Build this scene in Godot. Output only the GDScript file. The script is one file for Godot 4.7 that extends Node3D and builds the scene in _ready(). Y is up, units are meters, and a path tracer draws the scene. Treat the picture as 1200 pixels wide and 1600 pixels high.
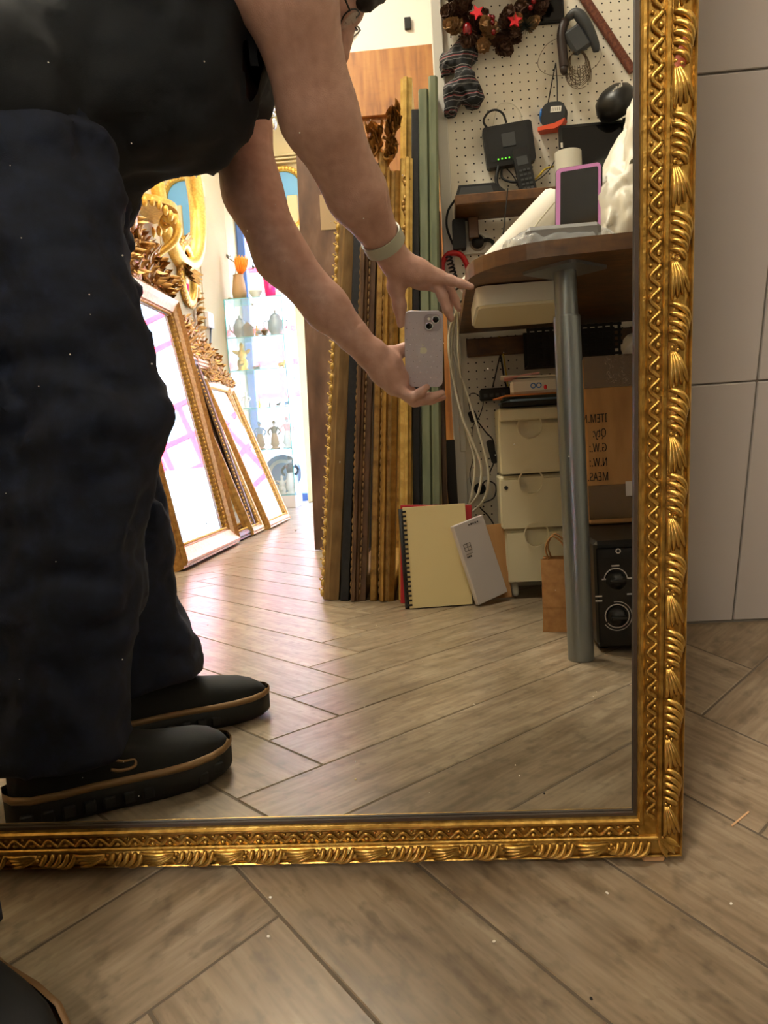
extends Node3D
# The back room of an antiques shop, photographed in a large gilt mirror that leans against a tiled wall.
# x runs right along that wall, y up, z away from the wall into the shop; the mirror is a real mirror.

const CAM := Vector3(0.0, 0.703, 0.658)
const FWD := Vector3(-0.0799, -0.3817, -0.9208)
const LEAN := 8.884
const PEG_Z := 1.65
const SHOP_Z := 6.4
const CEIL := 3.6
const LEFT := -1.8
const RIGHT := 1.3
const BACK := -0.478

var M := {}
var taken := {}
var rng := RandomNumberGenerator.new()

func _ready():
	rng.seed = 7
	# camera
	var cam := Camera3D.new()
	cam.name = "camera"
	cam.fov = 66.8
	cam.near = 0.01
	cam.far = 60.0
	add_child(cam)
	cam.transform = Transform3D(cam_basis(), CAM)
	cam.current = true
	# sky and exposure
	var we := WorldEnvironment.new()
	we.name = "world"
	var env := Environment.new()
	var sky := Sky.new()
	var sm := ProceduralSkyMaterial.new()
	sm.sky_top_color = Color(0.62, 0.74, 0.95)
	sm.sky_horizon_color = Color(0.90, 0.94, 1.0)
	sm.ground_horizon_color = Color(0.80, 0.80, 0.80)
	sm.ground_bottom_color = Color(0.5, 0.5, 0.5)
	sm.sky_energy_multiplier = 28.0
	sm.ground_energy_multiplier = 8.0
	sky.sky_material = sm
	env.background_mode = Environment.BG_SKY
	env.sky = sky
	env.tonemap_mode = Environment.TONE_MAPPER_LINEAR
	env.tonemap_exposure = 0.56
	env.sdfgi_enabled = true
	env.ssao_enabled = true
	env.ssil_enabled = true
	we.environment = env
	add_child(we)
	# the sun stands high behind the shop and lights the street and the houses across it
	var sun := DirectionalLight3D.new()
	sun.name = "sun"
	sun.light_color = Color(1.0, 0.96, 0.9)
	sun.light_energy = 62.0
	sun.shadow_enabled = true
	sun.light_angular_distance = 0.6
	add_child(sun)
	sun.look_at_from_position(Vector3.ZERO, Vector3(0.3, -0.75, 0.75), Vector3.UP)
	make_materials()
	build_room()
	build_lamps()
	build_street()
	build_gilt_mirror()
	build_person()
	build_phone()
	build_frame_stack()
	build_desk_corner()
	build_pegboard_things()
	build_desk_things()
	build_under_desk()
	build_shop_left()
	build_display_cabinet()
	build_small_bits()

func cam_basis() -> Basis:
	var f := FWD.normalized()
	var r := Vector3(0.9952, -0.0822, -0.0523)
	r = (r - f * r.dot(f)).normalized()
	return Basis(r, r.cross(f), -f)

# ------------------------------------------------------------------ helpers
func numbered(n: String) -> String:
	if not taken.has(n):
		taken[n] = 0
		return n
	taken[n] += 1
	return "%s_%03d" % [n, taken[n]]

func thing(called: String, label: String, category: String, at := Vector3.ZERO, group := "") -> Node3D:
	var o := Node3D.new()
	o.name = numbered(called)
	add_child(o)
	o.position = at
	tag(o, label, category, group)
	return o

func tag(o: Node, label: String, category := "", group := "", kind := ""):
	o.set_meta("label", label)
	if category: o.set_meta("category", category)
	if group: o.set_meta("group", group)
	if kind: o.set_meta("kind", kind)

func structure(called: String, parent: Node = self) -> Node3D:
	var o := Node3D.new()
	o.name = called
	parent.add_child(o, true)
	o.set_meta("kind", "structure")
	return o

func ST() -> SurfaceTool:
	var st := SurfaceTool.new()
	st.begin(Mesh.PRIMITIVE_TRIANGLES)
	return st

func finish(st: SurfaceTool) -> ArrayMesh:
	st.generate_normals()
	return st.commit()

func obj(mesh, called: String, m: Material, parent: Node, at := Transform3D()) -> MeshInstance3D:
	var o := MeshInstance3D.new()
	if mesh is SurfaceTool:
		o.mesh = finish(mesh)
	else:
		o.mesh = mesh
	o.name = called
	o.material_override = m
	parent.add_child(o, true)
	o.transform = at
	return o

func solo(st, called: String, m: Material, label: String, category: String, at := Vector3.ZERO, group := "") -> MeshInstance3D:
	var o := obj(st, numbered(called), m, self)
	o.position = at
	tag(o, label, category, group)
	return o

# corners run counter-clockwise seen from outside; Godot wants them the other way round
func tri(st: SurfaceTool, a: Vector3, b: Vector3, c: Vector3):
	st.add_vertex(a); st.add_vertex(c); st.add_vertex(b)

func quad(st: SurfaceTool, a: Vector3, b: Vector3, c: Vector3, d: Vector3):
	tri(st, a, b, c); tri(st, a, c, d)

# a box with chamfered edges (16 to 44 triangles)
func box(st: SurfaceTool, c: Vector3, s: Vector3, ch := 0.0, t := Transform3D()):
	st.set_smooth_group(-1)
	var h := s * 0.5
	if ch <= 0.0:
		var p := []
		for i in 8:
			p.append(t * (c + Vector3(h.x * (1 if i & 1 else -1), h.y * (1 if i & 2 else -1), h.z * (1 if i & 4 else -1))))
		for f in [[0, 2, 3, 1], [4, 5, 7, 6], [0, 1, 5, 4], [2, 6, 7, 3], [0, 4, 6, 2], [1, 3, 7, 5]]:
			quad(st, p[f[0]], p[f[1]], p[f[2]], p[f[3]])
		return
	ch = minf(ch, minf(h.x, minf(h.y, h.z)) * 0.98)
	# vertex (corner, axis): on the face across that axis
	var v := []
	for i in 8:
		var sg := Vector3(1 if i & 1 else -1, 1 if i & 2 else -1, 1 if i & 4 else -1)
		var row := []
		for a in 3:
			var q := Vector3(h.x - ch, h.y - ch, h.z - ch)
			q[a] = h[a]
			row.append(t * (c + q * sg))
		v.append(row)
	var faces := [[0, 2, 3, 1, 2], [4, 5, 7, 6, 2], [0, 1, 5, 4, 1], [2, 6, 7, 3, 1], [0, 4, 6, 2, 0], [1, 3, 7, 5, 0]]
	for f in faces:
		quad(st, v[f[0]][f[4]], v[f[1]][f[4]], v[f[2]][f[4]], v[f[3]][f[4]])
	for e in [[0, 1], [2, 3], [4, 5], [6, 7]]:
		edge(st, v, e[0], e[1], 1, 2, t * c)
	for e in [[0, 2], [1, 3], [4, 6], [5, 7]]:
		edge(st, v, e[0], e[1], 0, 2, t * c)
	for e in [[0, 4], [1, 5], [2, 6], [3, 7]]:
		edge(st, v, e[0], e[1], 0, 1, t * c)
	for i in 8:
		outward(st, v[i][0], v[i][1], v[i][2], t * c)

func outward(st: SurfaceTool, a: Vector3, b: Vector3, c: Vector3, mid: Vector3):
	if (b - a).cross(c - a).dot(a - mid) < 0:
		tri(st, a, c, b)
	else:
		tri(st, a, b, c)

func edge(st: SurfaceTool, v: Array, i: int, j: int, a: int, b: int, mid: Vector3):
	outward(st, v[i][a], v[j][a], v[j][b], mid)
	outward(st, v[i][a], v[j][b], v[i][b], mid)

func frames_along(pts: Array) -> Array:
	var out := []
	var up := Vector3.ZERO
	for i in pts.size():
		var d: Vector3
		if i == 0: d = pts[1] - pts[0]
		elif i == pts.size() - 1: d = pts[i] - pts[i - 1]
		else: d = pts[i + 1] - pts[i - 1]
		d = d.normalized()
		if d == Vector3.ZERO: d = Vector3.UP
		if up == Vector3.ZERO:
			up = Vector3.UP if absf(d.y) < 0.9 else Vector3.RIGHT
		up = (up - d * up.dot(d)).normalized()
		out.append([up, d.cross(up), d])
	return out

# a round bar along points; r is a number or one radius for each point; flat squeezes it along its first axis
func tube(st: SurfaceTool, pts: Array, r, seg := 8, flat := 1.0, cap := true):
	st.set_smooth_group(0)
	var fr := frames_along(pts)
	var rings := []
	for i in pts.size():
		var ra: float = r[i] if r is Array else r
		var ring := []
		for k in seg:
			var a := TAU * k / seg
			ring.append(pts[i] + fr[i][0] * cos(a) * ra * flat + fr[i][1] * sin(a) * ra)
		rings.append(ring)
	for i in pts.size() - 1:
		for k in seg:
			var n := (k + 1) % seg
			quad(st, rings[i][k], rings[i][n], rings[i + 1][n], rings[i + 1][k])
	if cap:
		for e in [0, pts.size() - 1]:
			for k in seg:
				var n := (k + 1) % seg
				if e == 0: tri(st, pts[0], rings[0][n], rings[0][k])
				else: tri(st, pts[e], rings[e][k], rings[e][n])

func curve(pts: Array, per := 6) -> Array:
	var out := []
	for i in pts.size() - 1:
		var p0: Vector3 = pts[maxi(i - 1, 0)]
		var p3: Vector3 = pts[mini(i + 2, pts.size() - 1)]
		for k in per:
			out.append((pts[i] as Vector3).cubic_interpolate(pts[i + 1], p0, p3, float(k) / per))
	out.append(pts[-1])
	return out

# a profile of [radius, height] turned about the y axis
func lathe(st: SurfaceTool, prof: Array, seg := 20, t := Transform3D(), sharp := false):
	for i in prof.size() - 1:
		if sharp: st.set_smooth_group(i + 1)
		else: st.set_smooth_group(0)
		for k in seg:
			var a0 := TAU * k / seg
			var a1 := TAU * (k + 1) / seg
			var p := func(j, a): return t * Vector3(prof[j][0] * cos(a), prof[j][1], prof[j][0] * sin(a))
			var A: Vector3 = p.call(i, a0)
			var B: Vector3 = p.call(i, a1)
			var C: Vector3 = p.call(i + 1, a1)
			var D: Vector3 = p.call(i + 1, a0)
			if prof[i][0] > 1e-6: tri(st, A, C, B)
			if prof[i + 1][0] > 1e-6: tri(st, A, D, C)

func ball(st: SurfaceTool, c: Vector3, r: Vector3, seg := 10, rings := 6, b := Basis()):
	var prof := []
	for i in rings + 1:
		var a := -PI / 2 + PI * i / rings
		prof.append([cos(a) if i > 0 and i < rings else 0.0, sin(a)])
	lathe(st, prof, seg, Transform3D(b * Basis.from_scale(r), c))

# a flat outline (x, y) given a thickness along z, centred
func slab(st: SurfaceTool, poly: PackedVector2Array, depth: float, t := Transform3D(), smooth_sides := false):
	var ids := Geometry2D.triangulate_polygon(poly)
	var h := depth * 0.5
	st.set_smooth_group(-1)
	for i in range(0, ids.size(), 3):
		var a := poly[ids[i]]; var b := poly[ids[i + 1]]; var c := poly[ids[i + 2]]
		if (b - a).cross(c - a) < 0:
			var s := b; b = c; c = s
		tri(st, t * Vector3(a.x, a.y, h), t * Vector3(b.x, b.y, h), t * Vector3(c.x, c.y, h))
		tri(st, t * Vector3(a.x, a.y, -h), t * Vector3(c.x, c.y, -h), t * Vector3(b.x, b.y, -h))
	if smooth_sides: st.set_smooth_group(3)
	var area := 0.0
	for i in poly.size():
		area += poly[i].cross(poly[(i + 1) % poly.size()])
	var cw := area < 0.0
	for i in poly.size():
		var a := poly[i]; var b := poly[(i + 1) % poly.size()]
		if cw:
			var s := a; a = b; b = s
		quad(st, t * Vector3(a.x, a.y, -h), t * Vector3(b.x, b.y, -h), t * Vector3(b.x, b.y, h), t * Vector3(a.x, a.y, h))

func rounded_rect(w: float, h: float, r: float, n := 5) -> PackedVector2Array:
	var out := PackedVector2Array()
	for c in [[1, 1, 0.0], [-1, 1, 0.5], [-1, -1, 1.0], [1, -1, 1.5]]:
		for i in n + 1:
			var a: float = PI * c[2] + PI * 0.5 * i / n
			out.append(Vector2(c[0] * (w * 0.5 - r) + cos(a) * r, c[1] * (h * 0.5 - r) + sin(a) * r))
	return out

# a curled leaf: rows across its width, arched, with a raised midrib
func leaf(st: SurfaceTool, base: Vector3, dir: Vector3, up: Vector3, length: float, width: float, curl := 0.6, n := 5, thick := 0.25):
	st.set_smooth_group(0)
	dir = dir.normalized()
	var side := dir.cross(up).normalized()
	up = side.cross(dir)
	var rows := []
	for i in n + 1:
		var f := float(i) / n
		var ang := curl * f
		var c := base + dir * (length * (sin(ang) / maxf(curl, 0.01) if curl > 0.01 else f)) + up * (length * (1.0 - cos(ang)) / maxf(curl, 0.01))
		var w := width * 0.5 * sin(PI * clampf(0.12 + f * 0.88, 0, 1)) + 0.0002
		var u := up * cos(ang) - dir * sin(ang)
		rows.append([c - side * w - u * w * thick, c - side * w * 0.45 + u * w * thick * 0.6, c + u * w * thick * 0.1, c + side * w * 0.45 + u * w * thick * 0.6, c + side * w - u * w * thick])
	for i in n:
		for k in 4:
			quad(st, rows[i][k], rows[i][k + 1], rows[i + 1][k + 1], rows[i + 1][k])

# a spiral bar in the plane of ax and ay
func scroll(st: SurfaceTool, c: Vector3, ax: Vector3, ay: Vector3, r: float, turns: float, thick: float, start := 0.0):
	var pts := []
	var rad := []
	var n := int(10 * turns) + 4
	for i in n + 1:
		var f := float(i) / n
		var a := start + TAU * turns * f
		var rr := r * (1.0 - 0.85 * f)
		pts.append(c + ax * cos(a) * rr + ay * sin(a) * rr)
		rad.append(thick * (1.0 - 0.45 * f))
	tube(st, pts, rad, 6)

func rot(axis: Vector3, deg: float) -> Basis:
	return Basis(axis.normalized(), deg_to_rad(deg))

func letters(text: String, size: float, m: Material, parent: Node, t: Transform3D, called := "lettering", depth := 0.0006) -> MeshInstance3D:
	var tm := TextMesh.new()
	var f := SystemFont.new()
	f.font_names = PackedStringArray(["Droid Sans"])
	tm.font = f
	tm.text = text
	tm.font_size = 32
	tm.pixel_size = size / 32.0
	tm.depth = depth
	return obj(tm, called, m, parent, t)

# ------------------------------------------------------------------ materials
func mat(key: String, c: Color, rough := 0.6, metal := 0.0) -> StandardMaterial3D:
	var m := StandardMaterial3D.new()
	m.albedo_color = c
	m.roughness = rough
	m.metallic = metal
	m.resource_name = key
	M[key] = m
	return m

func noise_tex(freq: float, sd: int, a: Color, b: Color, c := Color(0, 0, 0, 0), size := 256, octaves := 4) -> NoiseTexture2D:
	var n := FastNoiseLite.new()
	n.seed = sd
	n.frequency = freq
	n.fractal_octaves = octaves
	var t := NoiseTexture2D.new()
	t.width = size
	t.height = size
	t.seamless = true
	t.noise = n
	var g := Gradient.new()
	g.set_color(0, a)
	g.set_color(1, b)
	if c.a > 0: g.add_point(0.5, c)
	t.color_ramp = g
	return t

func bump_tex(freq: float, sd: int, size := 256) -> NoiseTexture2D:
	var n := FastNoiseLite.new()
	n.seed = sd
	n.frequency = freq
	var t := NoiseTexture2D.new()
	t.width = size
	t.height = size
	t.seamless = true
	t.noise = n
	return t

func tri_mat(key: String, tex: Texture2D, scale: float, rough := 0.6, metal := 0.0, stretch := Vector3.ONE) -> StandardMaterial3D:
	var m := mat(key, Color.WHITE, rough, metal)
	m.albedo_texture = tex
	m.uv1_triplanar = true
	m.uv1_scale = stretch * scale
	return m

func relief(m: StandardMaterial3D, freq: float, sd: int, cm: float):
	m.heightmap_enabled = true
	m.heightmap_texture = bump_tex(freq, sd)
	m.heightmap_scale = cm

# noise drawn long in x: wood grain; values 0..1
func grain(w: int, h: int, sd: int, stretch: int, freq: float) -> PackedByteArray:
	var n := FastNoiseLite.new()
	n.seed = sd
	n.frequency = freq
	n.fractal_octaves = 4
	var im := n.get_seamless_image(maxi(w / stretch, 8), h)
	im.resize(w, h, Image.INTERPOLATE_CUBIC)
	im.convert(Image.FORMAT_L8)
	return im.get_data()

func wood_tex(w: int, h: int, sd: int, dark: Color, mid: Color, light: Color, stain: float, long := 10) -> ImageTexture:
	var fine := grain(w, h, sd, long, 0.09)
	var broad := grain(w, h, sd + 1, long / 2 - 1, 0.025)
	var blot := grain(w, h, sd + 2, 1, 0.03)
	var speck := grain(w, h, sd + 3, 3, 0.2)
	var px := PackedByteArray()
	px.resize(w * h * 3)
	for i in w * h:
		var f := fine[i] / 255.0
		var b := broad[i] / 255.0
		var t := clampf(0.5 + (f - 0.5) * 0.65 + (b - 0.5) * 0.8, 0.0, 1.0)
		var c := dark.lerp(mid, t * 2.0) if t < 0.5 else mid.lerp(light, t * 2.0 - 1.0)
		var s := clampf((blot[i] / 255.0 - 0.56) * 3.0, 0.0, 1.0) * stain + clampf((speck[i] / 255.0 - 0.7) * 4.0, 0.0, 1.0) * stain * 0.6
		c = c.lerp(dark * 0.72, s)
		px[i * 3] = int(clampf(c.r, 0, 1) * 255)
		px[i * 3 + 1] = int(clampf(c.g, 0, 1) * 255)
		px[i * 3 + 2] = int(clampf(c.b, 0, 1) * 255)
	return ImageTexture.create_from_image(Image.create_from_data(w, h, false, Image.FORMAT_RGB8, px))

func upright(t: ImageTexture) -> ImageTexture:
	var im := t.get_image()
	im.rotate_90(CLOCKWISE)
	return ImageTexture.create_from_image(im)

func make_materials():
	for i in 4:
		var k: float = [1.0, 0.93, 1.06, 0.97][i]
		var m := mat("floor_plank_%d" % i, Color.WHITE, 0.29)
		m.albedo_texture = wood_tex(768, 192, 11 + i * 7, Color(0.45, 0.385, 0.305) * k, Color(0.545, 0.48, 0.395) * k, Color(0.63, 0.57, 0.48) * k, 0.42)
	mat("grout", Color(0.36, 0.32, 0.27), 0.9)
	mat("tile", Color(0.64, 0.615, 0.595), 0.32)
	mat("tile_joint", Color(0.40, 0.38, 0.35), 0.9)
	mat("mirror", Color(0.93, 0.945, 0.935), 0.0, 1.0)
	mat("old_mirror", Color(0.90, 0.92, 0.92), 0.02, 1.0)
	var g := tri_mat("gilt", noise_tex(0.02, 3, Color(0.52, 0.39, 0.17), Color(0.84, 0.70, 0.40), Color(0.72, 0.57, 0.28)), 9.0, 0.34, 0.88)
	relief(g, 0.05, 5, 0.05)
	mat("gilt_plain", Color(0.82, 0.60, 0.22), 0.38, 0.9)
	mat("sight_edge", Color(0.20, 0.15, 0.10), 0.6)
	mat("bole", Color(0.55, 0.24, 0.12), 0.6)
	mat("raw_wood", Color(0.78, 0.62, 0.46), 0.7)
	mat("white_wall", Color(0.86, 0.85, 0.82), 0.8)
	mat("cream_wall", Color(0.76, 0.68, 0.50), 0.8)
	var cloth := tri_mat("cream_cloth", noise_tex(0.4, 21, Color(0.60, 0.52, 0.37), Color(0.70, 0.62, 0.46)), 6.0, 0.9, 0.0, Vector3(1, 0.1, 1))
	relief(cloth, 0.3, 22, 0.1)
	mat("ceiling", Color(0.88, 0.87, 0.84), 0.85)
	mat("blue_paint", Color(0.22, 0.34, 0.55), 0.45)
	mat("peg", Color(0.92, 0.89, 0.82), 0.55)
	mat("hole", Color(0.05, 0.045, 0.04), 0.95)
	tri_mat("oak", upright(wood_tex(512, 256, 91, Color(0.46, 0.27, 0.10), Color(0.60, 0.385, 0.165), Color(0.68, 0.465, 0.22), 0.1, 24)), 1.6, 0.45)
	tri_mat("desk_wood", wood_tex(512, 256, 61, Color(0.26, 0.16, 0.08), Color(0.37, 0.24, 0.12), Color(0.47, 0.32, 0.17), 0.3), 2.2, 0.45)
	tri_mat("brown_board", noise_tex(0.015, 33, Color(0.30, 0.21, 0.16), Color(0.52, 0.41, 0.34), Color(0.40, 0.29, 0.22)), 2.5, 0.40, 0.0, Vector3(1, 0.35, 1))
	mat("board_patch", Color(0.62, 0.52, 0.38), 0.5)
	tri_mat("frame_gold", noise_tex(0.02, 43, Color(0.50, 0.38, 0.20), Color(0.74, 0.60, 0.35), Color(0.64, 0.50, 0.27)), 6.0, 0.42, 0.55)
	tri_mat("frame_pale_gold", noise_tex(0.02, 44, Color(0.72, 0.59, 0.30), Color(0.90, 0.77, 0.47), Color(0.82, 0.68, 0.37)), 6.0, 0.45, 0.35)
	tri_mat("frame_brown", noise_tex(0.03, 45, Color(0.27, 0.19, 0.13), Color(0.46, 0.35, 0.25), Color(0.36, 0.26, 0.18)), 6.0, 0.5, 0.0, Vector3(1, 0.2, 1))
	tri_mat("frame_tan", noise_tex(0.03, 46, Color(0.46, 0.36, 0.23), Color(0.64, 0.53, 0.36), Color(0.56, 0.44, 0.28)), 6.0, 0.5, 0.1, Vector3(1, 0.2, 1))
	tri_mat("frame_navy", noise_tex(0.03, 47, Color(0.05, 0.06, 0.085), Color(0.12, 0.13, 0.16)), 6.0, 0.5)
	tri_mat("frame_green", noise_tex(0.02, 48, Color(0.39, 0.43, 0.34), Color(0.53, 0.56, 0.46), Color(0.46, 0.50, 0.40)), 5.0, 0.55, 0.0, Vector3(1, 0.25, 1))
	mat("frame_black", Color(0.06, 0.06, 0.06), 0.6)
	tri_mat("shop_gilt", noise_tex(0.03, 51, Color(0.52, 0.36, 0.18), Color(0.80, 0.62, 0.36), Color(0.68, 0.50, 0.26)), 5.0, 0.38, 0.6)
	tri_mat("shop_gilt_bright", noise_tex(0.03, 52, Color(0.70, 0.50, 0.18), Color(0.92, 0.74, 0.36)), 5.0, 0.36, 0.6)
	# people
	var sk := tri_mat("skin", noise_tex(0.02, 71, Color(0.66, 0.49, 0.43), Color(0.76, 0.59, 0.53), Color(0.71, 0.54, 0.48)), 8.0, 0.5)
	relief(sk, 0.2, 72, 0.03)
	var sh := tri_mat("shirt", noise_tex(0.05, 73, Color(0.03, 0.042, 0.075), Color(0.055, 0.07, 0.11)), 6.0, 0.85)
	relief(sh, 0.5, 74, 0.03)
	var je := tri_mat("jeans", noise_tex(0.02, 75, Color(0.03, 0.05, 0.11), Color(0.09, 0.135, 0.25), Color(0.05, 0.08, 0.165)), 7.0, 0.85)
	relief(je, 0.5, 76, 0.05)
	mat("stitch", Color(0.42, 0.33, 0.22), 0.8)
	mat("hair", Color(0.07, 0.05, 0.04), 0.55)
	mat("shoe_knit", Color(0.035, 0.036, 0.04), 0.8)
	mat("shoe_sole", Color(0.05, 0.05, 0.05), 0.65)
	mat("shoe_stripe", Color(0.52, 0.40, 0.26), 0.4, 0.3)
	mat("watch_strap", Color(0.66, 0.65, 0.58), 0.5)
	mat("dark_plastic", Color(0.035, 0.036, 0.04), 0.4)
	mat("matte_black", Color(0.045, 0.045, 0.05), 0.65)
	mat("grey_plastic", Color(0.22, 0.23, 0.24), 0.5)
	mat("white_plastic", Color(0.86, 0.85, 0.80), 0.4)
	mat("drawer_plastic", Color(0.84, 0.80, 0.67), 0.42)
	mat("steel", Color(0.52, 0.54, 0.55), 0.33, 0.75)
	mat("chrome", Color(0.85, 0.86, 0.88), 0.12, 1.0)
	mat("brass", Color(0.78, 0.58, 0.24), 0.3, 0.9)
	mat("phone_case", Color(0.74, 0.70, 0.73), 0.3)
	mat("phone_bump", Color(0.62, 0.58, 0.60), 0.3)
	mat("lens", Color(0.01, 0.012, 0.018), 0.05)
	mat("logo", Color(0.86, 0.84, 0.74), 0.3, 0.2)
	mat("crystal", Color(0.85, 0.86, 0.88), 0.08, 0.9)
	mat("screen", Color(0.02, 0.022, 0.025), 0.08)
	mat("red_rubber", Color(0.75, 0.06, 0.08), 0.45)
	mat("red_paint", Color(0.52, 0.03, 0.08), 0.9).metallic_specular = 0.05
	mat("red_star", Color(0.85, 0.10, 0.16), 0.6)
	mat("orange", Color(0.85, 0.28, 0.05), 0.5)
	mat("blue_plastic", Color(0.10, 0.42, 0.75), 0.3)
	mat("pink", Color(0.80, 0.52, 0.78), 0.4)
	mat("magenta", Color(0.80, 0.06, 0.36), 0.3)
	mat("paper", Color(0.90, 0.88, 0.84), 0.8)
	mat("cream_paper", Color(0.84, 0.77, 0.57), 0.7)
	mat("white_card", Color(0.80, 0.77, 0.76), 0.5)
	mat("ink", Color(0.10, 0.09, 0.09), 0.8)
	mat("orange_paper", Color(0.83, 0.52, 0.28), 0.8)
	mat("red_folder", Color(0.68, 0.10, 0.12), 0.5)
	tri_mat("kraft", noise_tex(0.03, 81, Color(0.58, 0.40, 0.22), Color(0.70, 0.51, 0.31), Color(0.65, 0.46, 0.26)), 5.0, 0.75)
	tri_mat("cardboard", noise_tex(0.02, 82, Color(0.60, 0.43, 0.25), Color(0.70, 0.52, 0.32), Color(0.66, 0.48, 0.28)), 4.0, 0.8, 0.0, Vector3(1, 0.2, 1))
	var tp := mat("packing_tape", Color(0.45, 0.34, 0.20, 0.75), 0.12)
	tp.transparency = BaseMaterial3D.TRANSPARENCY_ALPHA
	var pb := mat("white_bag", Color(0.88, 0.86, 0.80), 0.35)
	pb.backlight_enabled = true
	pb.backlight = Color(0.35, 0.34, 0.31)
	var cl := mat("clear_wrap", Color(0.8, 0.82, 0.84, 0.35), 0.1)
	cl.transparency = BaseMaterial3D.TRANSPARENCY_ALPHA
	var gl := mat("glass", Color(0.90, 0.96, 0.95, 0.10), 0.0)
	gl.transparency = BaseMaterial3D.TRANSPARENCY_ALPHA
	var ge := mat("glass_edge", Color(0.35, 0.66, 0.63, 0.8), 0.1)
	ge.transparency = BaseMaterial3D.TRANSPARENCY_ALPHA
	mat("cable_black", Color(0.03, 0.03, 0.032), 0.5)
	mat("cable_white", Color(0.80, 0.77, 0.68), 0.5)
	mat("cable_yellow", Color(0.78, 0.66, 0.16), 0.5)
	mat("cable_green", Color(0.06, 0.22, 0.12), 0.5)
	mat("cone", Color(0.30, 0.19, 0.125), 0.7)
	mat("cone_pale", Color(0.58, 0.44, 0.28), 0.7)
	mat("fir", Color(0.09, 0.13, 0.09), 0.7)
	mat("berry", Color(0.45, 0.03, 0.05), 0.2)
	mat("stripe_dark", Color(0.10, 0.10, 0.115), 0.9)
	mat("stripe_grey", Color(0.50, 0.50, 0.50), 0.9)
	mat("stripe_red", Color(0.52, 0.20, 0.22), 0.9)
	tri_mat("rust_wood", noise_tex(0.04, 83, Color(0.30, 0.12, 0.07), Color(0.52, 0.30, 0.19)), 8.0, 0.7)
	mat("green_led", Color(0.3, 0.9, 0.2)).emission_enabled = true
	M.green_led.emission = Color(0.5, 1.0, 0.25)
	M.green_led.emission_energy_multiplier = 2.0
	mat("porcelain", Color(0.82, 0.80, 0.75), 0.25)
	mat("pewter_card", Color(0.50, 0.50, 0.50), 0.6)
	mat("pewter", Color(0.45, 0.45, 0.43), 0.35, 0.5)
	mat("bronze_dark", Color(0.16, 0.10, 0.08), 0.5)
	mat("bronze", Color(0.36, 0.29, 0.20), 0.4, 0.4)
	mat("orange_flower", Color(0.90, 0.50, 0.08), 0.6)
	mat("blush", Color(0.85, 0.62, 0.60), 0.4)
	mat("blue_grey", Color(0.45, 0.55, 0.66), 0.4)
	mat("blue_picture", Color(0.34, 0.58, 0.72), 0.5)
	mat("street", Color(0.50, 0.50, 0.50), 0.9)
	mat("pavement", Color(0.68, 0.67, 0.64), 0.9)
	mat("render_white", Color(0.85, 0.84, 0.82), 0.9)
	mat("house_glass", Color(0.20, 0.25, 0.30), 0.3)
	mat("car_white", Color(0.85, 0.86, 0.88), 0.2)
	mat("lamp_iron", Color(0.20, 0.22, 0.22), 0.5)
	var lm := mat("lamp_glow", Color(1, 0.95, 0.88))
	lm.emission_enabled = true
	lm.emission = Color(1.0, 0.88, 0.72)
	lm.emission_energy_multiplier = 4.0

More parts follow.
